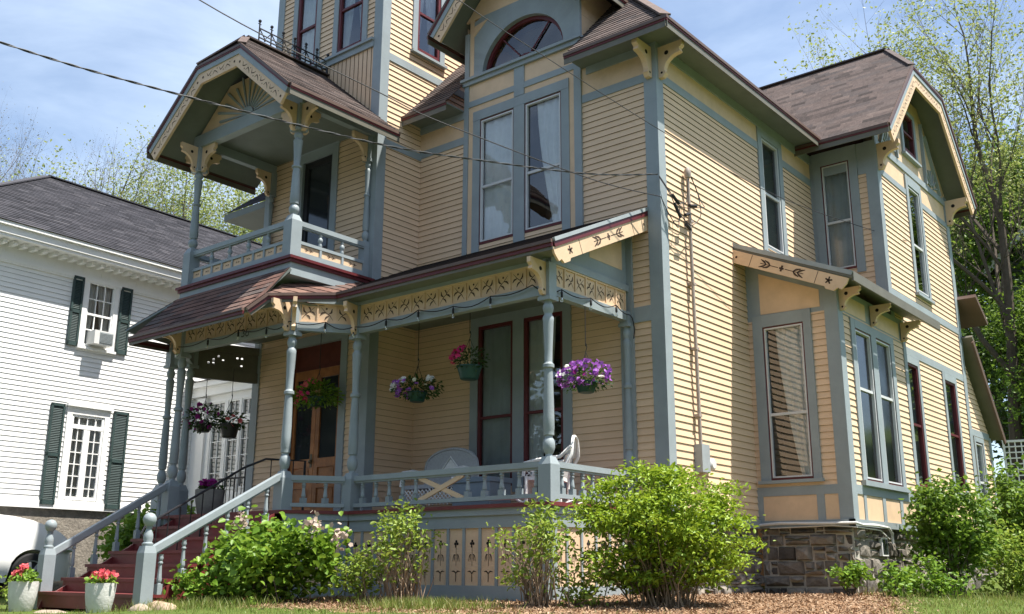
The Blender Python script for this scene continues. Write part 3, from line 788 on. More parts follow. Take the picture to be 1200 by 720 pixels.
# ---------------- roofs
def jerkin(fr, uc, half, clip, ze, slope, df, db, hip, mats, roofname='roof', bw=.24, cut=.10, motif=True):
    zc = ze + slope * (half - clip); zr = ze + slope * half
    mb = MB(); P = lambda u, z, d: tuple(fr.pt(u, z, d))
    for s in (-1, 1):
        shingled(mb, [P(uc + s * half, ze, df), P(uc + s * half, ze, db), P(uc, zr, db), P(uc, zr, df - hip), P(uc + s * clip, zc, df)], m=0, mlip=1, thick=.06, munder=2)
    shingled(mb, [P(uc - clip, zc, df), P(uc + clip, zc, df), P(uc, zr, df - hip)], m=0, mlip=1, thick=.06, munder=2)
    mb.beam(P(uc, zr + .02, df - hip), P(uc, zr + .02, db), .16, .03, 0)
    for s in (-1, 1): mb.beam(P(uc + s * clip, zc + .015, df), P(uc, zr + .02, df - hip), .14, .025, 0)
    build(roofname, mb, mats, HOUSE, smooth=False)
    # barge boards
    pts = [(uc - half, ze), (uc - clip, zc), (uc + clip, zc), (uc + half, ze)]
    k = math.sqrt(1 + slope * slope)
    def off(t):   # the outline moved inwards by t
        zz = lambda u: ze + slope * (half - abs(u - uc)) - t * k
        c2 = half - (zc - t - ze + t * k) / slope
        return [(uc - half + t * slope / k, ze - t / k), (uc - c2, zc - t), (uc + c2, zc - t), (uc + half - t * slope / k, ze - t / k)]
    def strip(name, t0, t1, d0, d1, mat, mot=False):
        mb = MB(); a, b = off(t0), off(t1)
        for i in range(3):
            mb.prism(fr, [a[i], b[i], b[i + 1], a[i + 1]], d0, d1, 0)
        if mot:
            c = off((t0 + t1) / 2)
            for i in range(3):
                (x0, z0), (x1, z1) = c[i], c[i + 1]; L = math.hypot(x1 - x0, z1 - z0); ux, uz = (x1 - x0) / L, (z1 - z0) / L
                q = lambda s, n: (x0 + ux * s - uz * n, z0 + uz * s + ux * n)
                ns = max(2, int(L / .16)); w = (t1 - t0)
                for e in range(ns):
                    s = (e + .5) * L / ns
                    if e in (0, ns - 1):
                        mb.disc(fr, *q(s, 0), .024, d1 + .002, 1); continue
                    sg = 1 if e % 2 else -1
                    mb.stroke(fr, [q(s - .07, sg * w * .22), q(s - .03, -sg * w * .1), q(s + .03, sg * w * .05), q(s + .07, sg * w * .26)], .022, d1 + .002, 1)
                    mb.disc(fr, *q(s + .05, -sg * w * .2), .012, d1 + .0025, 1, 6)
        build(name, mb, [M[mat], M['carve']], HOUSE, smooth=False)
    strip('roof_trim', .0, .045, df - .04, df + .028, 'gutter'); strip('roof_trim', .045, .075, df - .04, df + .020, 'maroon'); strip('roof_trim', .075, .17, df - .05, df + .006, 'blue')
    strip('bargeboard', .17, .17 + bw, df - .06, df - .012, 'cream_trim', motif)
    for s in (-1, 1):
        mb = MB()
        mb.plank(P(uc + s * half, ze - .005, df), P(uc + s * half, ze - .005, db), tuple(fr.U * s), .05, .035, 2); mb.plank(P(uc + s * half, ze - .055, df), P(uc + s * half, ze - .055, db), tuple(fr.U * s), .03, .024, 3)
        mb.plank(P(uc + s * (half - .005), ze - .085, df), P(uc + s * (half - .005), ze - .085, db), tuple(fr.U * s), .10, .015, 1)
        build('eave_fascia', mb, [M['gutter'], M['fascia'], M['gutter'], M['maroon']], HOUSE, smooth=False)
ROOF = [M['roof'], M['roof_edge'], M['soffit']]
SHL[0] = .015
jerkin(G_, CY, 2.78, .95, 7.96, 1.05, .52, -6.0, .75, ROOF, 'wing_roof', .23)
SHL[0] = .010
jerkin(F_, -2.65, 1.70, .55, 9.42, 1.15, .60, -4.0, .5, ROOF, 'dormer_roof', .20)
# main hip roof
mb = MB(); sl = 1.10; ze = 8.03
shingled(mb, [(-1.36, -.5, ze), (.5, -.5, ze), (-1.36, 1.36, ze + 1.86 * sl)], m=0, mlip=1)
shingled(mb, [(-5.04, -.5, ze), (-3.95, -.5, ze), (-3.95, 1.6, ze + 2.1 * sl), (-5.04, 1.6, ze + 2.1 * sl)], m=0, mlip=1)
shingled(mb, [(.5, -.5, ze), (.5, 5.35, ze), (-2.5, 8.4, ze + 3 * sl), (-2.5, 2.5, ze + 3 * sl)], m=0, mlip=1)
shingled(mb, [(-1.36, 1.36, ze + 1.86 * sl), (-3.95, 1.36, ze + 1.86 * sl), (-2.7, 2.5, ze + 3 * sl), (-2.5, 2.5, ze + 3 * sl)], m=0, mlip=1)
shingled(mb, [(-5.5, 7.5, ze), (-5.5, 1.6, ze), (-2.5, 1.6, ze + 3 * sl), (-2.5, 7.5, ze + 3 * sl)], m=0, mlip=1)
shingled(mb, [(-8.4, 10.5, 7.9), (0, 10.5, 7.9), (0, 7.88, 10.8), (-8.4, 7.88, 10.8)], m=0, mlip=1)
mb.beam((.5, -.5, ze + .02), (-1.36, 1.36, ze + 1.86 * sl + .02), .17, .03, 0)
build('main_roof', mb, ROOF, HOUSE, smooth=False)
for a in ((-1.37, .49, -.49, .02, 7.975, 8.0, 0), (-5.04, -3.95, -.49, .02, 7.975, 8.0, 0), (-.02, .49, .02, 5.3, 7.975, 8.0, 0)):
    mb = MB(); mb.abox(*a); build('soffit', mb, M['soffit'], HOUSE, smooth=False)
for a, b, o_ in (((-1.37, -.50, ze), (.535, -.50, ze), (0, -1, 0)), ((.50, -.535, ze), (.50, 5.14, ze), (1, 0, 0)), ((-5.05, -.50, ze), (-3.95, -.50, ze), (0, -1, 0))):
    mb = MB(); mb.plank(a, b, o_, .05, .04, 0); mb.plank(a, b, o_, .035, .025, 1, .05); mb.plank(a, b, o_, .10, .012, 2, .085)
    build('eave_fascia', mb, [M['gutter'], M['maroon'], M['fascia']], HOUSE, smooth=False)
# ---------------- balcony over the entrance
BY = -2.73; BX0, BX1 = -7.96, -5.15
def sprig(mb, fr, cu, cv, s, d, m, kind=0):
    """carved leaf-and-stem motif"""
    q = lambda x, y: (cu + x * s, cv + y * s)
    f = 1 if kind % 2 == 0 else -1
    mb.stroke(fr, [q(-.42 * f, -.42), q(-.2 * f, -.1), q(.1 * f, .12), q(.38 * f, .42)], .055 * s, d, m)
    mb.stroke(fr, [q(-.12 * f, -.02), q(-.3 * f, .1), q(-.34 * f, .36)], .12 * s, d + .0005, m)
    mb.stroke(fr, [q(.08 * f, .1), q(.3 * f, .04), q(.42 * f, -.12)], .12 * s, d + .001, m)
    mb.stroke(fr, [q(-.2 * f, -.1), q(.02 * f, -.22), q(.12 * f, -.42)], .11 * s, d + .0015, m)
    if kind % 3 == 0: mb.stroke(fr, [q(.12 * f, .16), q(.06 * f, .32), q(-.04 * f, .42)], .11 * s, d + .002, m)
    else: mb.disc(fr, *q(.02 * f, .34), .07 * s, d + .002, m, 6)

def dart(mb, fr, cu, cv, s, d, m):
    for k in (-.4, .1):
        mb.stroke(fr, [(cu + k * s, cv + .2 * s), (cu + (k + .25) * s, cv), (cu + k * s, cv - .2 * s)], .10 * s, d, m)
    mb.stroke(fr, [(cu - .5 * s, cv), (cu + .55 * s, cv)], .05 * s, d + .0006, m, False)

mb = MB()
mb.abox(BX0 - .16, BX1 + .15, BY - .12, -1.08, 4.70, 4.80, 0)
mb.abox(BX0 - .19, BX1 + .18, BY - .15, -1.08, 4.755, 4.80, 0)
build('balcony_floor', mb, M['maroon'], HOUSE, smooth=False)
mb = MB(); mb.abox(BX0 - .13, BX1 + .12, BY - .09, -1.08, 4.50, 4.70)
build('balcony_base', mb, M['blue'], HOUSE, smooth=False)

def post_mesh(z0, ped, top, cap, R, name, origin, half=False, label=None):
    """square pedestal with a chamfered head, turned shaft, square block above"""
    x, y = origin; mb = MB(); w = R * 1.22
    c = lambda z, k: [(x - w * k, y - w * k, z), (x + w * k, y - w * k, z), (x + w * k, y + w * k, z), (x - w * k, y + w * k, z)]
    ringz = [(z0, 1), (ped - .10, 1), (ped, .62)]
    for (za, ka), (zb, kb) in zip(ringz, ringz[1:]):
        a, b = c(za, ka), c(zb, kb)
        for i in range(4): mb.face([a[i], a[(i + 1) % 4], b[(i + 1) % 4], b[i]])
    mb.face(c(ped, .62))
    L = top - ped
    prof = [(.60, 0), (.55, .015), (.80, .03), (.98, .055), (1.0, .08), (.86, .105), (.62, .118), (.62, .13), (.86, .134), (.86, .165), (.92, .172), (.90, .25), (.74, .50), (.66, .545), (.66, .555), (.95, .562), (.95, .582), (.70, .59),
            (.64, .60), (.68, .68), (.88, .86), (.94, .885), (.78, .90), (.64, .908), (.64, .918), (.86, .935), (.92, .952), (.84, .97), (.66, .982), (.66, 1.0)]
    mb.lathe((x, y, ped - .002), [(R * r, t * L) for r, t in prof], 14)
    w2 = R * 1.0
    mb.abox(x - w2, x + w2, y - w2, y + w2, top, cap); mb.abox(x - w2 * 1.22, x + w2 * 1.22, y - w2 * 1.22, y + w2 * 1.22, top - .005, top + .05)
    o = build(name, mb, M['blue'], HOUSE, origin=(x, y, z0))
    return o
bp = post_mesh(4.80, 5.52, 6.98, 7.45, .085, 'balcony_post', (BX1, BY))
dup(bp, (BX0 - BX1, 0, 0))
for xx in (BX1 - .04, BX0 + .04):
    post_mesh(4.80, 5.50, 6.98, 7.45, .06, 'half_post', (xx, -1.15))

def baluster_mesh(z0, z1, r, base=.25, nm='baluster', pos=(0, 0), parent=None):
    x, y = pos; mb = MB(); H = z1 - z0; b = base * H; w = r * 1.05
    mb.abox(x - w, x + w, y - w, y + w, z0, z0 + b)
    prof = [(.9, 0), (.55, .03), (.85, .07), (.95, .14), (.80, .26), (.62, .55), (.58, .66), (.9, .69), (.9, .73), (.55, .76), (.8, .82), (.95, .88), (.7, .95), (.9, 1.0)]
    mb.lathe((x, y, z0 + b - .001), [(r * q, t * (H - b)) for q, t in prof], 8)
    return build(nm, mb, M['blue'], parent, origin=(x, y, z0))

def knob_baluster(z0, z1, r, pos, parent):
    x, y = pos; mb = MB(); H = z1 - z0
    prof = [(.7, 0), (1.0, .12), (.6, .3), (1.15, .45), (1.15, .6), (.6, .72), (.9, .85), (.55, .9), (.9, 1.0)]
    mb.lathe((x, y, z0), [(r * q, t * H) for q, t in prof], 8)
    return build('baluster', mb, M['blue'], parent, origin=(x, y, z0))

# balcony railings: panel row below, short knobbed balusters above
def balcony_rail(p0, p1, out, npan, nbal):
    p0, p1 = V3((*p0, 0)), V3((*p1, 0)); D = p1 - p0; L = D.length; fr = Fr(p0, D, N=out); mb = MB()
    mb.box(fr, 0, L, 5.37, 5.45, -.045, .045); mb.box(fr, 0, L, 5.345, 5.37, -.03, .03); mb.box(fr, 0, L, 5.07, 5.12, -.035, .035); mb.box(fr, 0, L, 4.80, 4.94, -.03, .03)
    for i in range(npan + 1):
        u = L * i / npan; mb.box(fr, u - .022, u + .022, 4.94, 5.07, -.032, .032)
    o = build('balcony_railing', mb, M['blue'], HOUSE, smooth=False)
    mb = MB(); mb.box(fr, .02, L - .02, 4.945, 5.065, -.012, .012)
    for i in range(npan): dart(mb, fr, L * (i + .5) / npan, 5.005, .105 if npan > 5 else .17, .014, 1)
    build('carved_panel', mb, [M['cream_trim'], M['carve']], o, smooth=False)
    b0 = None
    for i in range(nbal):
        q = fr.pt(L * (i + 1) / (nbal + 1), 0, 0)
        if b0 is None: b0 = knob_baluster(5.12, 5.35, .036, (q.x, q.y), o); q0 = q
        else: dup(b0, (q.x - q0.x, q.y - q0.y, 0), o)
balcony_rail((BX0 + .1, BY), (BX1 - .1, BY), (0, -1, 0), 9, 4)
balcony_rail((BX1, BY + .1), (BX1, -1.22), (1, 0, 0), 3, 2)
balcony_rail((BX0, BY + .1), (BX0, -1.22), (-1, 0, 0), 3, 2)
# balcony door, beams, ceiling, gable panel with sunburst
def glazed_door(fr, u0, u1, v0, v1, cas, mat, glassmat, label=None):
    mb = MB(); vm = v0 + (v1 - v0) * .28
    for r in ((u0, u0 + .11, v0, v1), (u1 - .11, u1, v0, v1), (u0 + .11, u1 - .11, v0, v0 + .18), (u0 + .11, u1 - .11, vm, vm + .12), (u0 + .11, u1 - .11, v1 - .12, v1)):
        mb.box(fr, *r, -.07, -.02)
    mb.box(fr, u0 + .11, u1 - .11, v0 + .18, vm, -.06, -.045)
    o = build('balcony_door', mb, M[mat], HOUSE, smooth=False)
    g = MB(); g.sheet(fr, rect(u0 + .1, u1 - .1, vm + .1, v1 - .1), -.05); build('pane', g, M[glassmat], o, smooth=False)
    g = MB(); g.box(fr, u0 - .02, u1 + .02, v0, v1, -.62, -.6); build('interior', g, M['dark'], o, smooth=False)
    g = MB(); g.box(fr, u0 + .40, u0 + .62, v0 + 1.5, v0 + 1.95, -.059, -.054); build('notice', g, M['curtain'], o, smooth=False)
    c = MB(); L = cas; c.box(fr, u0 - L, u0, v0, v1 + L, -.08, .034); c.box(fr, u1, u1 + L, v0, v1 + L, -.08, .034); c.box(fr, u0, u1, v1, v1 + L, -.08, .036); c.box(fr, u0 - L - .03, u1 + L + .03, v1 + L, v1 + L + .05, -.02, .07)
    build('door_casing', c, M['blue'], o, smooth=False)
glazed_door(TF, dr_b[0], dr_b[1], 4.84, dr_b[3], .16, 'iron', 'car_glass')
mb = MB()
mb.beam((BX0 - .14, BY, 7.56), (BX1 + .14, BY, 7.56), .15, .24); mb.beam((BX0, BY, 7.561), (BX0, -1.08, 7.561), .13, .22); mb.beam((BX1, BY, 7.561), (BX1, -1.08, 7.561), .13, .22)
build('balcony_beam', mb, M['blue'], HOUSE, smooth=False)
mb = MB(); mb.abox(BX0, BX1, BY, -1.08, 7.62, 7.65); build('balcony_ceiling', mb, M['soffit'], HOUSE, smooth=False)
BF = Fr((0, BY - .04, 0), (1, 0, 0), N=(0, -1, 0)); BC = -6.53
mb = MB(); mb.prism(BF, [(BC - 1.45, 7.68), (BC + 1.45, 7.68), (BC + .62, 8.42), (BC - .62, 8.42)], -.03, 0, 0)
for i in range(13):
    t = PI * (i + .5) / 13; c, s = math.cos(t), math.sin(t)
    a = .14; b = .66 + .1 * (i % 2)
    n_, w0, w1 = (-s, c), .010, .024
    p = lambda r, k, w: (BC + r * c * 1.25 + n_[0] * k * w, 7.70 + r * s + n_[1] * k * w)
    mb.prism(BF, [p(a, -1, w0), p(b, -1, w1), p(b + .03, 0, 0), p(b, 1, w1), p(a, 1, w0)], .0, .022, 1)
mb.prism(BF, [(BC + .16 * math.cos(PI * i / 10), 7.69 + .14 * math.sin(PI * i / 10)) for i in range(11)], 0, .035, 1)
build('sunburst_panel', mb, [M['cream_trim'], M['blue']], HOUSE, smooth=False)
BR = Fr((0, -2.83, 0), (1, 0, 0), N=(0, -1, 0))
jerkin(BR, BC, 2.02, .64, 7.37, .85, .62, -1.75, .5, ROOF, 'balcony_roof', .20)
for (x, y, o_) in ((BX1, BY - .085, (0, -1, 0)), (BX1 - .085, BY, (-1, 0, 0)), (BX1 + .085, BY, (1, 0, 0)), (BX1, BY + .085, (0, 1, 0)), (BX0, BY - .085, (0, -1, 0)), (BX0 + .085, BY, (1, 0, 0)), (BX0 - .085, BY, (-1, 0, 0)), (BX0, BY + .085, (0, 1, 0)),
                   (BX1 - .04, -1.21, (0, -1, 0)), (BX0 + .04, -1.21, (0, -1, 0))):
    bracket((x, y, 7.44), o_, .47, .38 if abs(o_[0]) else .33, .06)
# iron cresting along the balcony ridge
mb = MB(); cx = BC; zr = 7.37 + .85 * 2.02; fr = Fr((cx, 0, 0), (0, 1, 0), N=(1, 0, 0))
y0, y1 = -2.68, -1.10
for z in (.14, .32): mb.tube([(cx, y0, zr + z), (cx, y1, zr + z)], .014, 5)
ny = 6
for i in range(ny + 1):
    y = y0 + (y1 - y0) * i / ny
    mb.tube([(cx, y, zr), (cx, y, zr + .44)], .014, 5); mb.ball((cx, y, zr + .46), .032, 0, 6)
    mb.tube([(cx, y - .035, zr + .40), (cx, y + .035, zr + .40)], .008, 4)
    if i < ny:
        yb = y + (y1 - y0) / ny / 2
        mb.tube([(cx, y, zr + .32), (cx, yb, zr + .15), (cx, y + (y1 - y0) / ny, zr + .32)], .011, 4)
        mb.ball((cx, yb, zr + .12), .018, 0, 6)
mb.tube([(cx, y1, zr), (cx, y1, zr + .36)], .026, 6); mb.tube([(cx, y1 - .05, zr + .38), (cx, y1 + .05, zr + .38)], .02, 5)
build('iron_cresting', mb, M['iron'], HOUSE)

# ---------------- porch
PY = -1.96
PC, PM, PL = (-.61, PY), (-4.35, PY), (-4.95, -2.76)        # corner, middle and entrance posts
PF, PB, PG = (-7.75, -2.86), (-8.42, -2.26), (-8.72, -2.46)  # the cluster beyond the steps
CAPZ = 3.50
pc = post_mesh(FL, 1.43, CAPZ, 4.02, .082, 'porch_post', PC)
for p in (PM, PL, PF, PB, PG): dup(pc, (p[0] - PC[0], p[1] - PC[1], 0))
post_mesh(FL, 1.42, CAPZ, 3.72, .07, 'half_post', (PC[0], -.06))
# floor, deck edge
mb = MB()
deck = [(-.50, 0), (-.50, -2.06), (-4.30, -2.06), (-4.85, -2.88), (-7.85, -2.96), (-8.75, -2.5), (-8.85, -1.0), (-5, -1.0), (-5, 0)]
DK = Fr((0, 0, 0), (1, 0, 0), (0, 1, 0), (0, 0, 1))
mb.prism(DK, deck, FL - .05, FL)
build('porch_floor', mb, M['step'], HOUSE, smooth=False)
# beams and friezes between posts
def frieze(p0, p1, out, npan, z0=3.73, z1=4.02, beamz=3.58, dark=False, carved=True):
    p0, p1 = V3((*p0, 0)), V3((*p1, 0)); D = p1 - p0; L = D.length; fr = Fr(p0, D, N=out)
    mb = MB(); mb.box(fr, .0, L, beamz, z0 - .012, -.055, .055); mb.box(fr, 0, L, z1 + .012, z1 + .11, -.055, .055)
    build('porch_beam', mb, M['blue'], HOUSE, smooth=False)
    mb = MB(); a = .085; mb.box(fr, a, L - a, z0 - .012, z1 + .012, -.02, .018)
    mb.box(fr, a, L - a, z0 - .012, z0 + .012, .018, .040); mb.box(fr, a, L - a, z1 - .012, z1 + .012, .018, .040)
    for i in range(npan + 1):
        u = a + (L - 2 * a) * i / npan; mb.box(fr, u - .012, u + .012, z0 + .012, z1 - .012, .018, .036)
    for i in range(npan): sprig(mb, fr, a + (L - 2 * a) * (i + .5) / npan, (z0 + z1) / 2, min(.26, (L - 2 * a) / npan * .86), .0205, 1, i)
    build('frieze_panel', mb, [M['cream_trim'], M['carve']], HOUSE, smooth=False)
frieze((PM[0], PY), (PC[0], PY), (0, -1, 0), 13)
frieze((PC[0], PY), (PC[0], -.03), (1, 0, 0), 7)
frieze(PL, PM, (.80, -.6, 0), 3)
frieze(PF, PL, (0, -1, 0), 10)
# spandrel above the side frieze
SPF = Fr((PC[0], 0, 0), (0, 1, 0), N=(1, 0, 0))
mb = MB(); mb.prism(SPF, [(-1.98, 4.05), (0, 4.05), (0, 4.95), (-.2, 4.86), (-1.98, 4.20)], -.05, .01, 0); mb.prism(SPF, [(-1.0, 4.35), (-.16, 4.35), (-.16, 4.80), (-.22, 4.78), (-1.0, 4.46)], .01, .016, 1)
build('spandrel', mb, [M['blue'], M['cream_trim']], HOUSE, smooth=False)
boards('pilaster', F_, [(-.72, -.50, FL, 5.0, .05)], 'blue')
boards('belt_course', F_, [(-.50, -.20, 3.55, 3.78, .03)], 'blue')
# fretted valance on the far side, with real openings
fr = Fr((PB[0], PB[1], 0), (-8.05 - PB[0], -1.1 - PB[1], 0)); L = math.hypot(-8.05 - PB[0], -1.1 - PB[1]); mb = MB()
mb.box(fr, 0, L, 3.34, 3.52, -.04, .04); mb.box(fr, 0, L, 3.86, 4.0, -.04, .04)
nn = 14
for i in range(nn + 1):
    u = L * i / nn; mb.box(fr, u - .022, u + .022, 3.52, 3.86, -.012, .012)
for j in range(5):
    for i in range(nn):
        mb.box(fr, L * i / nn, L * (i + 1) / nn, 3.52 + j * .068, 3.52 + j * .068 + (.068 if random.random() < .62 or j in (0, 4) else .035), -.010, .010)
build('fretwork_panel', mb, M['fascia'], HOUSE, smooth=False)
mb = MB(); mb.beam((PB[0], PB[1], 3.70), (PG[0], PG[1], 3.70), .1, .30); mb.beam((PF[0], PF[1], 3.70), (PB[0], PB[1], 3.70), .1, .30)
build('porch_beam', mb, M['blue'], HOUSE, smooth=False)
mb = MB(); mb.prism(DK, [(-.62, -.02), (-.62, -1.94), (-4.33, -1.94), (-4.93, -2.74), (-7.75, -2.84), (-8.6, -2.4), (-8.1, -1.1), (-5, -1.05), (-5, -.02)], 4.10, 4.13)
build('porch_ceiling', mb, M['soffit'], HOUSE, smooth=False)
# brackets at the posts
for (x, y), o_ in ((PC, (0, -1, 0)), (PM, (.3, -1, 0)), (PL, (0, -1, 0)), (PL, (.8, -.6, 0)), (PF, (0, -1, 0)), (PB, (-.7, -.7, 0)), (PF, (-.7, -.7, 0))):
    n_ = V3(o_).normalized()
    bracket((x + n_.x * .082, y + n_.y * .082, 4.02), o_, .46, .34, .06)
# porch roofs
mb = MB()
z_e, sl = 4.18, .468
shingled(mb, [(-4.42, -2.35, z_e), (-.24, -2.35, z_e), (-.24, .02, z_e + 2.37 * sl), (-5.04, .02, z_e + 2.37 * sl), (-5.04, -1.30, z_e + 1.05 * sl)], m=0, mlip=1, thick=.06, munder=2)
build('porch_roof', mb, ROOF, HOUSE, smooth=False)
mb = MB()
shingled(mb, [(-5.08, -3.22, 4.10), (-4.42, -2.35, 4.18), (-5.02, -1.30, 4.70), (-5.03, -2.88, 4.56)], m=0, mlip=1, thick=.05, munder=2)
shingled(mb, [(-8.36, -3.5, 3.83), (-5.18, -3.5, 3.83), (-5.02, -2.84, 4.60), (-8.10, -2.84, 4.60)], m=0, mlip=1, thick=.05, munder=2)
shingled(mb, [(-5.18, -3.5, 3.835), (-5.08, -3.22, 4.10), (-5.02, -2.84, 4.60)], m=0, mlip=1, thick=.05, munder=2)
shingled(mb, [(-8.80, -2.3, 3.94), (-8.36, -3.5, 3.83), (-8.10, -2.84, 4.60), (-8.10, -1.2, 4.60)], m=0, mlip=1, thick=.05, munder=2)
build('entrance_roof', mb, [M['roof_red'], M['roof_edge'], M['soffit']], HOUSE, smooth=False)
mb = MB()
def edge(a, b, out):
    mb.plank(a, b, out, .045, .05, 0); mb.plank(a, b, out, .05, .03, 1, .045); mb.plank(a, b, out, .05, .012, 2, .09)
edge((-4.42, -2.36, z_e), (-.22, -2.36, z_e), (0, -1, 0)); edge((-5.09, -3.23, 4.10), (-4.42, -2.36, 4.18), (.8, -.6, 0))
edge((-8.37, -3.51, 3.83), (-5.18, -3.51, 3.83), (0, -1, 0)); edge((-8.81, -2.3, 3.94), (-8.37, -3.51, 3.83), (-.94, -.34, 0)); edge((-5.17, -3.5, 3.83), (-5.07, -3.22, 4.10), (1, -.3, 0))
build('roof_fascia', mb, [M['gutter'], M['maroon'], M['fascia']], HOUSE, smooth=False)
rake_board((-.255, -2.36, 4.075), (-.255, .0, 4.075 + 2.36 * sl), (1, 0, 0), .25)
mb = MB(); mb.plank((-.23, -2.37, 4.20), (-.23, .02, 4.20 + 2.39 * sl), (1, 0, 0), .05, .04, 1); mb.plank((-.235, -2.36, 4.145), (-.235, .02, 4.145 + 2.38 * sl), (1, 0, 0), .07, .03, 0)
build('roof_fascia', mb, [M['maroon'], M['metal']], HOUSE, smooth=False)
# porch soffit strip under the front eave
mb = MB(); mb.abox(-4.35, -.3, -2.33, -2.0, 4.085, 4.10); build('soffit', mb, M['soffit'], HOUSE, smooth=False)

# porch railings
def porch_rail(p0, p1, us, a=.1, z0=.97, z1=1.30):
    p0, p1 = V3((*p0, 0)), V3((*p1, 0)); D = p1 - p0; L = D.length; fr = Fr(p0, D); mb = MB()
    mb.box(fr, a, L - a, z1, z1 + .075, -.05, .05); mb.box(fr, a, L - a, z1 - .03, z1, -.028, .028); mb.box(fr, a, L - a, z0 - .055, z0, -.042, .042)
    o = build('porch_railing', mb, M['blue'], HOUSE, smooth=False); b0 = None
    for t in us:
        q = fr.pt(L * t, 0, 0)
        if b0 is None: b0 = baluster_mesh(z0, z1 - .03, .036, .26, 'baluster', (q.x, q.y), o); q0 = q
        else: dup(b0, (q.x - q0.x, q.y - q0.y, 0), o)
    return o, fr, L
pr_, prf, prL = porch_rail(PM, PC, [.07, .145, .22, .295, .365, .63, .71, .79, .87, .945])
porch_rail(PC, (PC[0], -.03), [.14, .26, .38, .50, .62, .74, .86])
porch_rail(PL, PM, [.30, .62])
mb = MB(); ua, ub = prL * .385, prL * .61; um = (ua + ub) / 2
mb.beam(prf.pt(ua, .96, .01), prf.pt(ub, 1.28, .01), .03, .065, 0, up=(0, 0, 1)); mb.beam(prf.pt(ua, 1.28, .0), prf.pt(ub, .96, .0), .03, .065, 0)
mb.ball(prf.pt(um, 1.12, -.045), .05, 1, 8)
build('crossed_panel', mb, [M['cream_trim'], M['maroon']], pr_, smooth=True)
# skirt below the deck
def skirt(p0, p1, out, n, zt=.56, zb=-.18, bot=-.55):
    p0, p1 = V3((*p0, 0)), V3((*p1, 0)); D = p1 - p0; L = D.length; fr = Fr(p0, D, N=out)
    mb = MB(); mb.box(fr, 0, L, .72, FL - .05, -.05, .055); mb.box(fr, 0, L, zt, .72, -.05, .025); mb.box(fr, 0, L, bot, zb, -.05, .03)
    mb.box(fr, 0, .10, zb, zt, -.05, .024); mb.box(fr, L - .10, L, zb, zt, -.05, .024)
    for i in range(1, n):
        u = L * i / n; mb.box(fr, u - .022, u + .022, zb, zt, -.03, .020)
    o = build('porch_skirt', mb, M['blue'], HOUSE, smooth=False)
    mb = MB(); mb.box(fr, .05, L - .05, zb - .02, zt + .02, -.03, 0, 0)
    for i in range(n):
        u = L * (i + .5) / n; zc = zt - .19; d = .002
        for ang in (90, 205, 335): mb.disc(fr, u + .024 * math.cos(math.radians(ang)), zc + .022 * math.sin(math.radians(ang)), .020, d, 1, 8); d += .0004
        mb.stroke(fr, [(u, zc), (u, zc - .30)], .007, d, 1, False)
        mb.stroke(fr, [(u - .008, zc - .02), (u - .012, zc - .06)], .02, d + .0003, 1, False)
        for s in (-1, 1):
            mb.stroke(fr, [(u + s * .012, zc - .155), (u + s * .03, zc - .15), (u + s * .045, zc - .17), (u + s * .062, zc - .24)], .016, d + .001, 1)
            mb.stroke(fr, [(u + s * .028, zc - .15), (u + s * .026, zc - .2), (u + s * .034, zc - .24)], .011, d + .0015, 1)
            mb.stroke(fr, [(u, zc - .40), (u + s * .03, zc - .365), (u + s * .075, zc - .37)], .018, d + .002, 1)
        mb.stroke(fr, [(u, zc - .38), (u, zc - .50)], .012, d + .0022, 1)
    build('cut_out_panel', mb, [M['cream_trim'], M['hole']], o, smooth=False)
skirt((-4.33, -1.97), (-.60, -1.97), (0, -1, 0), 13)
skirt((-.59, -1.95), (-.59, 0), (1, 0, 0), 6)
skirt((-4.88, -2.80), (-4.36, -2.0), (.83, -.55, 0), 3)
skirt((-8.7, -2.5), (-7.7, -2.9), (-.37, -.93, 0), 3)

# front door
mb = MB(); fr = TF; u0, u1, v0, v1 = dr_f; um = (u0 + u1) / 2; v1d = 3.42
for a, b in ((u0, um - .004), (um + .004, u1)):
    for r in ((a, a + .10, v0, v1d), (b - .10, b, v0, v1d), (a + .1, b - .1, v0, v0 + .2), (a + .1, b - .1, v0 + .85, v0 + 1.0), (a + .1, b - .1, v1d - .16, v1d), (a + .1, b - .1, v0 + .50, v0 + .56)):
        mb.box(fr, *r, -.09, -.03, 0)
    mb.box(fr, a + .1, b - .1, v0 + .2, v0 + .85, -.08, -.055, 0); mb.box(fr, a + .14, b - .14, v0 + .24, v0 + .47, -.06, -.043, 0); mb.box(fr, a + .14, b - .14, v0 + .6, v0 + .82, -.06, -.043, 0)
mb.box(fr, u0, u1, v1d, v1d + .07, -.09, -.02, 1); mb.box(fr, u0, u1, v1d + .07, v1, -.09, -.045, 1); mb.box(fr, u0, u0 + .03, v0, v1d, -.03, -.005, 1); mb.box(fr, u1 - .03, u1, v0, v1d, -.03, -.005, 1)
o = build('entrance_door', mb, [M['wood'], M['wood_dark']], HOUSE, smooth=False)
g = MB()
for a, b in ((u0, um), (um, u1)): g.sheet(fr, rect(a + .1, b - .1, v0 + 1.0, v1d - .16), -.06)
build('pane', g, M['car_glass'], o, smooth=False)
g = MB(); g.ball(fr.pt(um - .06, v0 + .95, -.005), .035, 0, 8); g.box(fr, um - .085, um - .035, v0 + .85, v0 + 1.08, -.03, -.022); build('door_handle', g, M['brass'], o)
c = MB(); c.box(fr, u0 - .16, u0, FL, v1 + .16, -.1, .035); c.box(fr, u1, u1 + .16, FL, v1 + .16, -.1, .035); c.box(fr, u0, u1, v1, v1 + .16, -.1, .037)
build('door_casing', c, M['blue'], o, smooth=False)
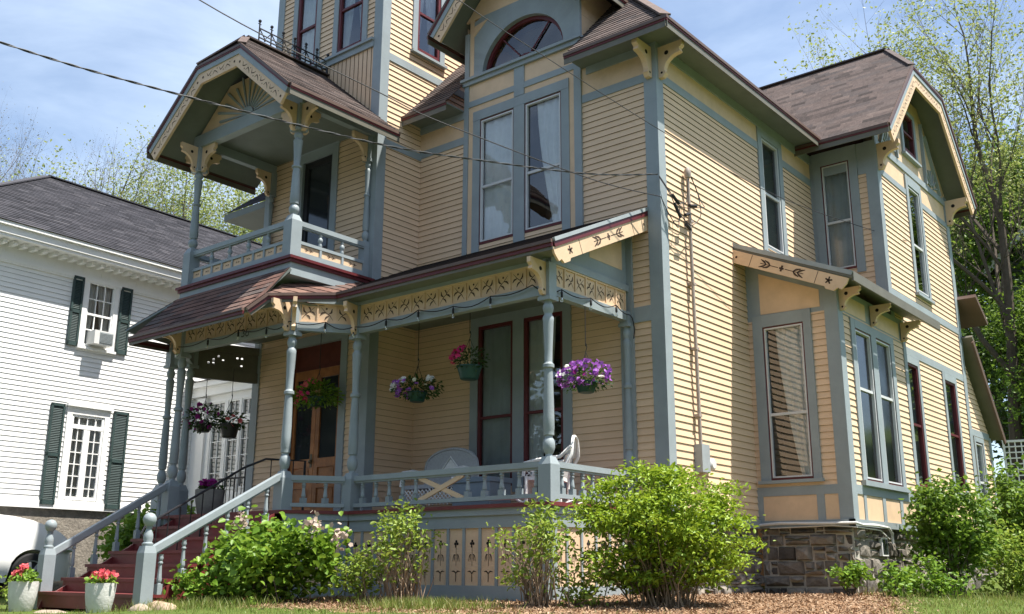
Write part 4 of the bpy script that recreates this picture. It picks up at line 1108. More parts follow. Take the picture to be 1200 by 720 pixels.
# porch lantern by the door
# house number on the entrance beam
mb = MB(); nf = Fr((-6.05, -2.915 - .012, 3.60), (1, .032, 0), N=(0, -1, 0))
def arc(cx, cy, rx, ry, a0, a1, n=8): return [(cx + rx * math.cos(math.radians(a0 + (a1 - a0) * i / n)), cy + ry * math.sin(math.radians(a0 + (a1 - a0) * i / n))) for i in range(n + 1)]
mb.stroke(nf, arc(.05, .095, .036, .03, 150, -90), .018, .001, 0, False); mb.stroke(nf, arc(.05, .038, .04, .032, 90, -150), .018, .0014, 0, False)
mb.stroke(nf, arc(.16, .038, .038, .034, 0, 360, 12), .018, .001, 0, False); mb.stroke(nf, [(.122, .04), (.128, .08), (.15, .118), (.18, .125)], .018, .0014, 0, False)
build('house_number', mb, M['iron'], HOUSE, smooth=False)

# ---------------- entrance steps with their railings
STAIR = thing('entrance_steps', (-6.3, -4.0, -.5), 'maroon wooden entrance steps with blue-grey railings and ball-topped newels', 'steps')
rise, tread = .194, .34; sx0, sx1 = -7.52, -4.92
for k in range(1, 7):
    z = FL - rise * k; y1 = -2.90 - tread * (k - 1); mb = MB()
    mb.abox(sx0 - (.02 * k), sx1, y1 - tread - .03, y1, z - .045, z); mb.abox(sx0 + .02 - (.02 * k), sx1 - .02, y1 - tread, y1 - tread + .025, z - rise - .02, z - .045)
    build('step', mb, M['step'], STAIR, smooth=False)
mb = MB(); mb.abox(sx0, sx1 - .02, -2.92, -2.89, FL - rise, FL - .05); build('riser', mb, M['step'], STAIR, smooth=False)
for x in (sx0 + .02, sx1 - .03):
    mb = MB(); mb.prism(Fr((x, 0, 0), (0, 1, 0), N=(1, 0, 0)), [(-2.9, FL - .05), (-2.9, -.8), (-5.1, -.8), (-4.94, -.42)], -.02, .02)
    build('stringer', mb, M['step'], STAIR, smooth=False)
def newel(x, y):
    mb = MB(); w = .088; z0, zs = -.62, .30
    c = lambda z, k: [(x - w * k, y - w * k, z), (x + w * k, y - w * k, z), (x + w * k, y + w * k, z), (x - w * k, y + w * k, z)]
    L = [(z0, 1), (zs - .09, 1), (zs, .78)]
    for (za, ka), (zb, kb) in zip(L, L[1:]):
        a, b = c(za, ka), c(zb, kb)
        for i in range(4): mb.face([a[i], a[(i + 1) % 4], b[(i + 1) % 4], b[i]])
    mb.face(c(zs, .78))
    mb.lathe((x, y, zs - .002), [(.066, 0), (.072, .02), (.072, .035), (.055, .045), (.052, .06), (.062, .10), (.058, .15), (.038, .20), (.034, .225), (.05, .232), (.034, .24), (.05, .258), (.075, .29), (.086, .33), (.080, .37), (.055, .405), (.02, .42), (.001, .422)], 16)
    return build('newel_post', mb, M['blue'], STAIR, origin=(x, y, z0))
NR, NL = (-4.80, -4.98), (-7.72, -4.82)
nw = newel(*NR); dup(nw, (NL[0] - NR[0], NL[1] - NR[1], 0))
for (n_, top) in ((NR, PL), (NL, PF)):
    mb = MB(); a = V3((n_[0], n_[1] + .06, .24)); b = V3((top[0], top[1] - .06, 1.36))
    mb.beam(a, b, .095, .085); mb.beam(a - V3((0, 0, .055)), b - V3((0, 0, .055)), .055, .04)
    o = build('stair_rail', mb, M['blue'], STAIR, smooth=False); b0 = None
    for k in range(1, 7):
        yy = -2.90 - tread * (k - .52)
        t = (yy - a.y) / (b.y - a.y)
        if not .06 < t < .96: continue
        xx = a.x + (b.x - a.x) * t; z0 = FL - rise * k; zt = a.z + (b.z - a.z) * t - .06
        if b0 is None: b0 = baluster_mesh(z0, zt, .036, .26, 'baluster', (xx, yy), o); q0 = V3((xx, yy, z0))
        else: dup(b0, V3((xx, yy, z0)) - q0, o)
# thin black metal handrail on the steps
HR = thing('metal_handrail', (-6.25, -3.2, -.2), 'thin black iron handrail running up the middle of the maroon steps', 'handrail')
mb = MB()
hp = [(-6.25, -4.10, .34), (-6.25, -4.22, .50), (-6.25, -4.16, .62), (-6.22, -2.55, 1.58), (-6.15, -2.2, 1.74), (-5.9, -1.6, 1.74), (-5.9, -1.6, FL)]
mb.tube(hp, .018, 6); build('rail', mb, M['iron'], HR)
for i in range(9):
    t = (i + .6) / 9.5; y = -4.1 + 1.75 * t; zt = .66 + 1.04 * t; mb = MB()
    zf = FL if y > -2.9 else FL - rise * (int((-2.9 - y) / tread) + 1)
    mb.tube([(-6.25, y, zf), (-6.24, y, zt - .03)], .010, 5); build('baluster', mb, M['iron'], HR)
for i in range(4):
    mb = MB(); xx = -6.14 + .08 * i; mb.tube([(xx, -2.1 + i * .16, FL), (xx, -2.1 + i * .16, 1.73)], .009, 5); build('baluster', mb, M['iron'], HR)
# ================================================================== LEAVES, FLOWERS, STEMS
def leaves(name, P, size, mat, parent, seed=0, up=.35, aspect=.55, fold=.18, var=.35, kind=None):
    """a cloud of small folded leaves at the points P (world coordinates)"""
    rng = np.random.default_rng(seed); P = np.asarray(P, float); n = len(P)
    d = rng.normal(size=(n, 3)); d[:, 2] = d[:, 2] * .6 - .1; d /= np.linalg.norm(d, axis=1)[:, None]
    nn = rng.normal(size=(n, 3)); nn[:, 2] += up * 3; nn -= d * (nn * d).sum(1)[:, None]; nn /= np.linalg.norm(nn, axis=1)[:, None] + 1e-9
    s = np.cross(d, nn); L = size * (1 + var * (rng.random(n) * 2 - 1)); L = L[:, None]; W = L * aspect / 2
    v = np.empty((n, 6, 3))
    v[:, 0] = P; v[:, 1] = P + d * L * .32 + s * W * .92 + nn * L * fold * .55; v[:, 2] = P + d * L * .68 + s * W * .8 + nn * L * fold * .45
    v[:, 3] = P + d * L - nn * L * .12; v[:, 4] = P + d * L * .68 - s * W * .8 + nn * L * fold * .45; v[:, 5] = P + d * L * .32 - s * W * .92 + nn * L * fold * .55
    return np_mesh(name, v.reshape(-1, 3), n, 6, [(0, 1, 2, 3), (0, 3, 4, 5)], mat, parent, kind)

def np_mesh(name, V, n, k, faces, mat, parent, kind=None):
    fl = len(faces[0]); F = (np.arange(n)[:, None, None] * k + np.array(faces)[None]).reshape(-1, fl)
    lo, hi = V.min(0), V.max(0); O = V3(((lo[0] + hi[0]) / 2, (lo[1] + hi[1]) / 2, lo[2]))
    V = V - np.array(O)
    me = bpy.data.meshes.new(name); me.vertices.add(len(V)); me.vertices.foreach_set('co', V.astype(np.float32).ravel())
    me.loops.add(F.size); me.loops.foreach_set('vertex_index', F.ravel().astype(np.int32))
    me.polygons.add(len(F)); me.polygons.foreach_set('loop_start', np.arange(0, F.size, fl, dtype=np.int32)); me.polygons.foreach_set('loop_total', np.full(len(F), fl, np.int32))
    me.materials.append(mat); me.update(calc_edges=True); me.validate()
    o = bpy.data.objects.new(name, me); COL.objects.link(o); WPOS[o] = O
    if parent is not None: o.parent = parent; o.location = O - WPOS[parent]
    else: o.location = O
    if kind: o['kind'] = kind
    return o

def flowers(name, P, r, mat, parent, seed=0, petals=5):
    """small open flowers: a ring of separate petals each"""
    rng = np.random.default_rng(seed); P = np.asarray(P, float); n = len(P)
    nn = rng.normal(size=(n, 3)) * .7; nn[:, 2] += .5; nn[:, 1] -= .5; nn[:, 0] += .25; nn /= np.linalg.norm(nn, axis=1)[:, None]
    a = np.cross(nn, rng.normal(size=(n, 3))); a /= np.linalg.norm(a, axis=1)[:, None]; b = np.cross(nn, a)
    R = (r * (1 + .3 * (rng.random(n) * 2 - 1)))[:, None]; out = []
    for k in range(petals):
        t = 2 * PI * k / petals; h = PI / petals * 1.05
        e = lambda q: a * math.cos(q) + b * math.sin(q)
        out.append(np.stack([P, P + e(t - h) * R * .8 + nn * R * .2, P + e(t) * R + nn * R * .05, P + e(t + h) * R * .8 + nn * R * .2], 1))
    V = np.stack(out, 1).reshape(-1, 3)
    return np_mesh(name, V, n * petals, 4, [(0, 1, 2, 3)], mat, parent)

def clump_points(rng, centers, n, sig):
    c = centers[rng.integers(0, len(centers), n)]
    return c + rng.normal(size=(n, 3)) * np.array(sig)

def bush(name, label, cat, base, rx, ry, h, nclump, nleaf, size, mat, seed, sig=.09, low=.25, stems=14, stemmat='bark', group=None, aspect=.55, flat=1.0, bare=0, srad=.010, up=.35, squash=.0):
    rng = np.random.default_rng(seed); x, y, z = base
    T = thing(name, base, label, cat, group)
    u = rng.normal(size=(nclump, 3)); u /= np.linalg.norm(u, axis=1)[:, None]; rad = rng.random(nclump) ** (1 / 2.6)
    c = u * rad[:, None]
    zc = z + h * (low + (1 - low) * (c[:, 2] * .5 + .5))
    wf = 1 - .35 * np.clip((zc - z) / h - .55, 0, 1) * 2
    ctr = np.stack([x + c[:, 0] * rx * wf, y + c[:, 1] * ry * wf, zc], 1)
    ctr += rng.normal(size=ctr.shape) * .06 * min(rx, h)
    mb = MB(); idx = rng.permutation(nclump)[:stems]
    for i in idx:
        p = ctr[i]; b = V3((x + rng.normal() * rx * .16, y + rng.normal() * ry * .16, z - .05)); e = V3(p)
        m1 = b.lerp(e, .35) + V3((rng.normal() * .05, rng.normal() * .05, h * .08)); m2 = b.lerp(e, .7) + V3((rng.normal() * .05, rng.normal() * .05, h * .05))
        r = srad * (.7 + .6 * rng.random())
        mb.tube([b, m1, m2, e], [r, r * .8, r * .55, r * .25], 5)
    for k in range(bare):
        a = rng.random() * 2 * PI; l = h * (.3 + .35 * rng.random()); b = V3((x + rng.normal() * rx * .25, y + rng.normal() * ry * .2, z - .04))
        t = V3((math.cos(a) * .35, math.sin(a) * .35, 1)).normalized()
        mb.tube([b, b + t * l * .6 + V3((rng.normal() * .03, rng.normal() * .03, 0)), b + t * l + V3((rng.normal() * .07, rng.normal() * .07, 0))], [.008, .006, .003], 4)
    build('stems', mb, M[stemmat], T)
    P = clump_points(rng, ctr, nleaf, (sig, sig, sig * flat))
    P = P[P[:, 2] > z + .02]
    leaves('foliage', P, size, M[mat], T, seed, up, aspect)
    return T, ctr, rng

def tree(name, label, base, H, seed, spread=.55, trunk_r=.18, levels=4, nleaf=6000, leaf=.16, mat='leaf_spring', bark='bark', first=.3, lean=(0, 0), group=None, kids=(5, 5, 4, 4), lsig=.22, cat='tree', up=.2, gap=1.0, taper=.62, multi=1):
    rnd = random.Random(seed); rng = np.random.default_rng(seed)
    T = thing(name, base, label, cat, group); trunk = MB(); limbs = MB(); tips = []
    def grow(p, d, L, r, lev):
        pts = [p]; rs = [r]; n = 5 if lev < 2 else 3; q = V3(p); dd = V3(d)
        for i in range(n):
            dd = (dd + V3((rnd.gauss(0, .10 if lev else .04), rnd.gauss(0, .10 if lev else .04), rnd.gauss(0, .06) + (.06 if lev else 0)))).normalized()
            q = q + dd * (L / n); pts.append(V3(q)); rs.append(r * (1 - (1 - taper * .75) * (i + 1) / n))
        (trunk if lev == 0 else limbs).tube(pts, rs, 8 if lev == 0 else (5 if lev < 3 else 3))
        if lev >= levels - 1:
            tips.extend(pts[1:]); return
        if lev >= levels - 2: tips.append(pts[-1])
        k = kids[min(lev, len(kids) - 1)]
        for j in range(k):
            t = (first if lev == 0 else .25) + (1 - (first if lev == 0 else .25)) * (j + rnd.random() * .8) / k
            i = min(n - 1, int(t * n)); f = t * n - i
            pos = pts[i].lerp(pts[i + 1], min(1, f)); ax = (pts[i + 1] - pts[i]).normalized()
            a = rnd.random() * 2 * PI + j * 2.4; o = ax.orthogonal().normalized(); o = Matrix.Rotation(a, 3, ax) @ o
            ang = spread * (1.15 - .35 * t) * (.8 + .4 * rnd.random())
            nd = (ax * math.cos(ang) + o * math.sin(ang)); nd.z += .12; nd.normalize()
            grow(pos, nd, L * (.62 - .12 * t) * (.8 + .4 * rnd.random()) * (1.0 if lev else 1.1), rs[i] * (.42 + .12 * rnd.random()), lev + 1)
        grow(pts[-1], dd, L * .5, rs[-1] * .9, lev + 1)
    for m_ in range(multi):
        a = m_ * 2 * PI / multi + .6; s = .25 if multi > 1 else 0
        grow(V3(base) - V3((0, 0, .3)), V3((lean[0] + s * math.cos(a), lean[1] + s * math.sin(a), 1)).normalized(), H * .52, trunk_r, 0)
    build('trunk', trunk, M[bark], T); build('limbs', limbs, M[bark], T)
    if nleaf:
        tp = np.array([tuple(t) for t in tips])
        if gap < 1: tp = tp[rng.random(len(tp)) < gap]
        leaves('crown', clump_points(rng, tp, nleaf, (lsig,) * 3), leaf, M[mat], T, seed, up)
    return T

# ================================================================== HANGING BASKETS, POTS
def basket(name, label, loc, top, cats, pot='pot_green', r=.17, hp=.15, fol=(320, .055, 'leaf_deep'), fl=(), spread=(.24, .24, .13), trail=0., seed=1, group='hanging flower baskets'):
    x, y, z = loc; T = thing(name, (x, y, z), label, 'hanging basket', group); rng = np.random.default_rng(seed)
    mb = MB(); mb.lathe((x, y, z), [(r * .62, 0), (r * .70, .01), (r * .96, hp * .9), (r * 1.04, hp * .9), (r * 1.04, hp), (r * .92, hp), (r * .9, hp * .8)], 16)
    build('pot', mb, M[pot], T)
    mb = MB()
    for k in range(3):
        a = 2 * PI * k / 3 + .4; mb.tube([(x + r * math.cos(a), y + r * math.sin(a), z + hp), (x, y, z + hp + .42)], .004, 4)
    mb.tube([(x, y, z + hp + .42), (x + .02, y, z + hp + .48), (x + .012, y, z + hp + .53), (x, y, z + hp + .5), (x, y, top)], .006, 5)
    build('hanger', mb, M['iron'], T)
    u = rng.normal(size=(fol[0], 3)); u /= np.linalg.norm(u, axis=1)[:, None]; u *= (rng.random(fol[0]) ** .45)[:, None]
    P = np.array([x, y, z + hp + spread[2] * .45]) + u * np.array(spread); 
    edge = np.hypot(P[:, 0] - x, P[:, 1] - y) / spread[0]; P[:, 2] -= trail * edge ** 2 * rng.random(fol[0])
    leaves('foliage', P, fol[1], M[fol[2]], T, seed)
    for i, (n, rad, mat, (x0, y0, x1, y1)) in enumerate(fl):
        u = rng.normal(size=(n, 3)); u /= np.linalg.norm(u, axis=1)[:, None]; u[:, 1] = -np.abs(u[:, 1]) * .9; u[:, 2] = u[:, 2] * .9 + .15
        P = np.array([x, y, z + hp + spread[2] * .45]) + u * np.array(spread) * 1.04
        k = (u[:, 0] >= x0) & (u[:, 0] <= x1) & (u[:, 2] >= y0) & (u[:, 2] <= y1); P = P[k]
        if len(P):
            e = np.hypot(P[:, 0] - x, P[:, 1] - y) / spread[0]; P[:, 2] -= trail * e ** 2 * rng.random(len(P)) * .8
            flowers('flowers', P, rad, M[mat], T, seed + i + 5)
    return T
ALL = (-9, -9, 9, 9)
basket('hanging_basket', 'fullest hanging basket, purple and white petunias between the corner post and side wall', (-.56, -1.18, 2.36), 3.60, None, fol=(520, .05, 'leaf_deep'), r=.16,
       fl=((170, .031, 'petal_purple', ALL), (40, .031, 'petal_magenta', (-.5, -.3, .8, .6)), (44, .045, 'petal_white', (-1, -.1, -.2, 1)), (22, .045, 'petal_white', (.6, -.1, 1, .6))), spread=(.40, .34, .19), trail=.14, seed=11)
basket('hanging_basket', 'wide trailing basket of lilac and white petunias in front of the porch corner', (-3.62, -1.35, 2.52), 4.05, None, fol=(620, .05, 'leaf_deep'), r=.16,
       fl=((80, .04, 'petal_purple', (-1, -1, -.1, .6)), (30, .04, 'petal_purple', (0, -.6, 1, .4)), (30, .045, 'petal_white', (-1, -.1, 1, 1))), spread=(.42, .36, .17), trail=.06, seed=12)
basket('hanging_basket', 'green plastic basket of bright pink geraniums hanging before the porch window', (-2.46, -1.45, 2.72), 4.05, None, pot='pot_green', fol=(260, .055, 'leaf_deep'), r=.19, hp=.20,
       fl=((60, .045, 'petal_pink', (-1, .1, .2, 1)), (26, .045, 'petal_coral', (-1, -.4, -.5, .5))), spread=(.28, .25, .2), seed=13)
basket('hanging_basket', 'leafy basket with a few pink flowers hanging before the front door', (-5.85, -1.45, 2.66), 4.05, None, fol=(760, .065, 'leaf_mid'), r=.17,
       fl=((34, .045, 'petal_coral', (-1, -.4, .3, 1)), (22, .05, 'petal_pink', (-.4, -1, .4, .1))), spread=(.44, .36, .2), trail=.30, seed=14)
basket('hanging_basket', 'dark trailing petunia basket hanging behind the far porch posts', (-8.35, -1.95, 2.38), 3.6, None, pot='pot_black', fol=(620, .06, 'leaf_deep'), r=.16,
       fl=((30, .045, 'petal_magenta', ALL), (5, .05, 'petal_white', ALL)), spread=(.42, .36, .24), trail=.2, seed=15)
basket('hanging_basket', 'black pot of dark leaves and a red bloom on an iron hook, far porch side', (-7.85, -1.75, 2.26), 3.5, None, pot='pot_black', fol=(360, .055, 'leaf_deep'), r=.18, hp=.24,
       fl=((22, .045, 'petal_coral', (.45, -.7, 1, .5)),), spread=(.32, .28, .16), trail=.08, seed=16)

def planter(name, label, loc, r, h, pot, fol, fl, spread, seed, group=None, cat='planter'):
    x, y, z = loc; T = thing(name, loc, label, cat, group); rng = np.random.default_rng(seed)
    mb = MB(); mb.lathe((x, y, z), [(r * .70, 0), (r * .74, .01), (r * .93, h * .55), (r * .99, h * .85), (r * 1.0, h), (r * .9, h), (r * .88, h * .9)], 24)
    build('pot', mb, M[pot], T)
    mb = MB(); mb.lathe((x, y, z + h * .87), [(r * .87, 0), (r * .85, .02)], 16); build('soil', mb, M['soil'], T)
    u = rng.normal(size=(fol[0], 3)); u[:, 2] = np.abs(u[:, 2]); u /= np.linalg.norm(u, axis=1)[:, None]; u *= (rng.random(fol[0]) ** .5)[:, None]
    leaves('foliage', np.array([x, y, z + h]) + u * np.array(spread), fol[1], M[fol[2]], T, seed, .6, .9)
    for i, (ctrs, n, rad, mat) in enumerate(fl):
        c = np.array(ctrs) + np.array([x, y, z + h]); P = clump_points(rng, c, n, (.032, .032, .022))
        flowers('flowers', P, rad, M[mat], T, seed + i)
    return T
planter('flower_pot', 'white tapered pot of coral geraniums directly before the lowest maroon step', (-5.12, -5.38, -.56), .185, .40, 'pot_white', (120, .06, 'leaf_mid'),
        [([(-.15, -.02, .06), (-.05, -.08, .10), (.02, .0, .13), (.12, -.04, .11), (.15, .05, .12), (-.16, .05, .03)], 100, .026, 'petal_coral')], (.16, .16, .14), 21)
planter('flower_pot', 'white tapered pot of coral geraniums beside the parked white car', (-7.38, -5.28, -.60), .20, .44, 'pot_white', (160, .06, 'leaf_mid'),
        [([(-.12, -.06, .09), (-.02, -.06, .16), (.04, -.02, .18), (-.18, -.05, .04)], 90, .028, 'petal_coral')], (.22, .18, .17), 22)
planter('flower_pot', 'large grey stone pot of purple petunias at the top of the steps', (-7.25, -2.45, FL), .24, .42, 'pot_grey', (140, .05, 'leaf_deep'),
        [([(-.12, -.05, .08), (0, -.1, .12), (.1, -.05, .1), (0, .05, .13), (-.05, -.1, .09), (.05, 0, .12)], 150, .032, 'petal_magenta')], (.2, .2, .13), 23)

# ================================================================== PORCH FURNITURE
def wicker_weave(mb, fr, u0, u1, v0, v1, step, r, d=0, inside=None):
    n = int((u1 - u0 + v1 - v0) / step)
    for i in range(n + 1):
        for s in (1, -1):
            c = i * step; pts = []
            for k in range(41):
                t = k / 40; u = u0 + (u1 - u0) * t
                v = (v0 + c - (u - u0)) if s == 1 else (v1 - c + (u - u0))
                if v0 <= v <= v1 and (inside is None or inside(u, v)): pts.append(fr.pt(u, v, d + s * r * .5))
                elif len(pts) > 1: break
                else: pts = []
            if len(pts) > 1: mb.tube([pts[0], pts[-1]], r, 4)
def loveseat(x0, x1, yb, z):
    T = thing('wicker_loveseat', ((x0 + x1) / 2, yb - .3, z), 'grey wicker loveseat with a rounded back behind the porch railing', 'loveseat')
    w = x1 - x0; fr = Fr((x0, yb, z), (1, 0, 0), N=(0, -1, 0)); top = lambda u: .64 + .36 * math.sqrt(max(0, 1 - ((u - w / 2) / (w / 2)) ** 2)) ** .8
    mb = MB(); n = 24
    pts = [(w * i / n, top(w * i / n)) for i in range(n + 1)]
    mb.prism(fr, [(0, .40)] + pts + [(w, .40)], -.012, .012, 0); mb.tube([fr.pt(u, v, 0) for u, v in pts], .028, 6)
    mb.prism(fr, [(w / 2 - .22, .62), (w / 2 + .22, .62), (w / 2, .84)], .012, .018, 1)
    mb.tube([fr.pt(w / 2 - .26, .60, .02), fr.pt(w / 2, .88, .02), fr.pt(w / 2 + .26, .60, .02)], .012, 5, 1)
    build('backrest', mb, [M['wicker_grey'], M['wicker']], T)
    mb = MB(); mb.box(fr, .03, w - .03, .36, .42, 0, .52); build('seat', mb, M['wicker_grey'], T, smooth=False)
    mb = MB(); f2 = Fr((x0, yb - .52, z), (1, 0, 0), N=(0, -1, 0)); wicker_weave(mb, f2, .03, w - .03, .10, .36, .075, .008); build('apron', mb, M['wicker'], T)
    for sx in (.03, w - .03):
        mb = MB(); mb.tube([fr.pt(sx, .64, 0), fr.pt(sx, .66, .3), fr.pt(sx, .62, .52), fr.pt(sx, .40, .55)], .03, 6); build('armrest', mb, M['wicker'], T)
        for dd in (.03, .50):
            mb = MB(); mb.tube([fr.pt(sx, 0, dd), fr.pt(sx, .40, dd)], .026, 6); build('leg', mb, M['wicker'], T)
loveseat(-4.12, -2.98, -.62, FL)
def rocker(cx, cy, z, rot):
    T = thing('wicker_rocking_chair', (cx, cy, z), 'white wicker rocking chair with curved arms beside the porch corner post', 'rocking chair')
    c, s = math.cos(rot), math.sin(rot)
    def q(a, b, h): return (cx + a * c - b * s, cy + a * s + b * c, z + h)     # a forward, b sideways
    mb = MB(); n = 14; rows = []
    for i in range(n + 1):
        b = -.27 + .54 * i / n; hh = .98 - .25 * (2 * i / n - 1) ** 4
        rows.append((q(-.20, b, .42), q(-.27 - .0, b * .98, .7), q(-.36, b * .92, hh)))
    vs = [p for r_ in rows for p in r_]
    mb.raw(vs, [(i * 3 + j, i * 3 + j + 1, (i + 1) * 3 + j + 1, (i + 1) * 3 + j) for i in range(n) for j in range(2)])
    mb.tube([q(-.18, -.28, .40)] + [r_[2] for r_ in rows] + [q(-.18, .28, .40)], .024, 6); build('backrest', mb, M['wicker'], T)
    mb = MB(); f = Fr(q(-.2, -.26, .40), (-s, c, 0), (c, s, 0), (0, 0, 1)); mb.box(f, 0, .52, 0, .48, -.03, .02); build('seat', mb, M['wicker'], T, smooth=False)
    mb = MB(); f = Fr(q(.28, -.26, 0), (-s, c, 0)); wicker_weave(mb, f, 0, .52, .16, .38, .06, .007); f = Fr(q(-.2, .27, 0), (c, s, 0)); wicker_weave(mb, f, 0, .48, .42, .62, .06, .007); f = Fr(q(-.2, -.27, 0), (c, s, 0)); wicker_weave(mb, f, 0, .48, .42, .62, .06, .007); build('woven_panel', mb, M['wicker'], T)
    for b in (-.28, .28):
        mb = MB(); mb.tube([q(-.36, b, .82), q(-.2, b, .68), q(.12, b, .64), (q(.30, b, .60)), q(.32, b, .42)], .026, 6); build('armrest', mb, M['wicker'], T)
        mb = MB(); mb.tube([q(-.52, b, .12), q(-.25, b, .03), q(.05, b, .018), q(.3, b, .045), q(.45, b, .12)], .02, 6); build('rocker_runner', mb, M['wicker'], T)
        for a in (-.2, .28):
            mb = MB(); mb.tube([q(a, b, .03), q(a, b, .42)], .022, 6); build('leg', mb, M['wicker'], T)
rocker(-1.38, -.92, FL, math.radians(205))
mb = MB(); T = thing('storage_chest', (-2.62, -.95, FL), 'blue-grey storage chest between the wicker loveseat and the rocking chair', 'chest')
mb.abox(-2.98, -2.26, -1.2, -.72, FL + .04, FL + .40); mb.abox(-2.95, -2.9, -1.17, -.75, FL, FL + .04); mb.abox(-2.34, -2.29, -1.17, -.75, FL, FL + .04); build('body', mb, M['chest'], T, smooth=False)
mb = MB(); mb.abox(-3.0, -2.24, -1.22, -.70, FL + .40, FL + .47); build('lid', mb, M['chest'], T, smooth=False)

# ================================================================== UTILITIES AND WIRES
T = thing('electric_service_mast', (.08, .8, 1.5), 'brown conduit mast with a weatherhead running down the sunny clapboard wall', 'service mast')
mb = MB(); mb.tube([(.085, .72, 5.95), (.085, .73, 5.4), (.085, .74, 4.0), (.085, .77, 1.75)], .028, 8); build('conduit', mb, M['conduit'], T)
mb = MB(); mb.lathe((.085, .72, 5.93), [(.045, 0), (.055, .04), (.06, .10), (.035, .16), (.001, .17)], 10); build('weatherhead', mb, M['conduit'], T)
for k in range(4):
    mb = MB(); mb.box(S_, .715, .80, 2.2 + k * 1.0, 2.24 + k * 1.0, .01, .115); build('strap', mb, M['conduit'], T, smooth=False)
T = thing('electric_meter', (.08, .85, 1.45), 'grey electric meter box with a round glass meter on the side wall', 'meter')
mb = MB(); mb.box(S_, .70, .93, 1.40, 1.80, .01, .14); build('box', mb, M['metal'], T, smooth=False)
mb = MB(); mb.lathe(S_.pt(1.02, 1.53, .01), [(.10, 0), (.10, .06), (.085, .07), (.085, .13), (.06, .15), (.001, .15)], 16, 0, (1, 0, 0)); build('dial', mb, M['pipe'], T)
def wire(name, label, pts, r, mat='cable', twist=False, group='overhead wires'):
    # smooth curve through the points
    P = [V3(p) for p in pts]; out = []
    for i in range(len(P) - 1):
        a, b, c, d = P[max(i - 1, 0)], P[i], P[i + 1], P[min(i + 2, len(P) - 1)]
        for k in range(10):
            t = k / 10; out.append(.5 * ((2 * b) + (c - a) * t + (2 * a - 5 * b + 4 * c - d) * t * t + (3 * b - a - 3 * c + d) * t ** 3))
    out.append(P[-1]); mb = MB()
    if twist:
        L = [0]
        for a, b in zip(out, out[1:]): L.append(L[-1] + (b - a).length)
        fine = []
        n = int(L[-1] / .05); j = 0
        for i in range(n + 1):
            s = L[-1] * i / n
            while j < len(L) - 2 and L[j + 1] < s: j += 1
            fine.append(out[j].lerp(out[j + 1], (s - L[j]) / max(1e-6, L[j + 1] - L[j])))
        for ph in (0, PI):
            q = []
            for i, p in enumerate(fine):
                D = (fine[min(i + 1, n)] - fine[max(i - 1, 0)]).normalized(); X = D.cross(V3((0, 0, 1))).normalized(); Y = X.cross(D); t = i * .05 / .42 * 2 * PI + ph
                q.append(p + X * r * .75 * math.cos(t) + Y * r * .75 * math.sin(t))
            mb.tube(q, r * .75, 5, 0 if ph == 0 else 1)
        o = build(name, mb, [M[mat], M['cable_grey']])
    else:
        mb.tube(out, r, 5); o = build(name, mb, M[mat])
    tag(o, label, 'wire', group); return o
wire('power_line', 'thick twisted service wire, lowest of the overhead wires, reaching the house corner', [(-4.2, -14.5, 6.3), (-3.3, -11, 5.45), (-2.57, -8.50, 5.15), (-2.07, -6.87, 5.08), (-1.36, -4.52, 5.10), (-.92, -3.06, 5.24), (-.39, -1.28, 5.48), (.04, -.10, 5.74)], .0095, 'cable', True)
wire('power_line', 'thin overhead wire crossing in front of the balcony ridge cresting', [(-2.9, -14.5, 8.1), (-1.9, -9.5, 6.7), (-1.44, -7.01, 5.91), (-.98, -4.82, 5.55), (-.79, -3.90, 5.43), (-.27, -1.42, 5.33), (.04, -.06, 5.40)], .0075)
wire('power_line', 'thin wire crossing the arched gable window and the sunny side wall to the far gable', [(-1.1, -13.5, 8.6), (-.5, -8.2, 7.25), (-.05, -4.44, 6.61), (.13, -2.94, 6.42), (.41, -.6, 6.16), (.70, 1.83, 5.99), (.93, 3.78, 6.04), (1.34, 7.09, 6.30)], .006)
T = thing('service_splice', (.15, .2, 5.4), 'bundle of looped wires and black splice sleeves beside the service mast', 'wire splice')
mb = MB()
loops = [[(.05, -.08, 5.72), (.12, .10, 5.50), (.15, .30, 5.34), (.17, .55, 5.36), (.14, .70, 5.42), (.22, .95, 5.48), (.15, .98, 5.62), (.10, .80, 5.98)],
         [(.05, -.08, 5.70), (.14, .06, 5.45), (.18, .22, 5.20), (.2, .5, 5.08), (.15, .74, 5.16), (.2, .88, 5.35), (.14, .9, 5.75), (.1, .76, 5.98)],
         [(.05, -.06, 5.40), (.10, .08, 5.15), (.14, .25, 4.98), (.12, .34, 5.1), (.12, .40, 5.4), (.12, .6, 5.5), (.1, .72, 5.95)]]
for L in loops:
    P = [V3(p) for p in L]; o_ = []
    for i in range(len(P) - 1):
        a, b, c, d = P[max(i - 1, 0)], P[i], P[i + 1], P[min(i + 2, len(P) - 1)]
        for k in range(5):
            t = k / 5; o_.append(.5 * ((2 * b) + (c - a) * t + (2 * a - 5 * b + 4 * c - d) * t * t + (3 * b - a - 3 * c + d) * t ** 3))
    mb.tube(o_ + [P[-1]], .0075, 5)
build('looped_cable', mb, M['cable'], T)
for a, b in (((.13, .14, 5.47), (.15, .30, 5.36)), ((.16, .14, 5.33), (.19, .27, 5.12)), ((.17, .44, 5.22), (.17, .56, 5.27)), ((.16, .60, 5.42), (.18, .78, 5.46)), ((.2, .40, 5.05), (.18, .56, 5.02))):
    mb = MB(); mb.tube([a, b], .026, 7); build('splice_sleeve', mb, M['cable'], T)
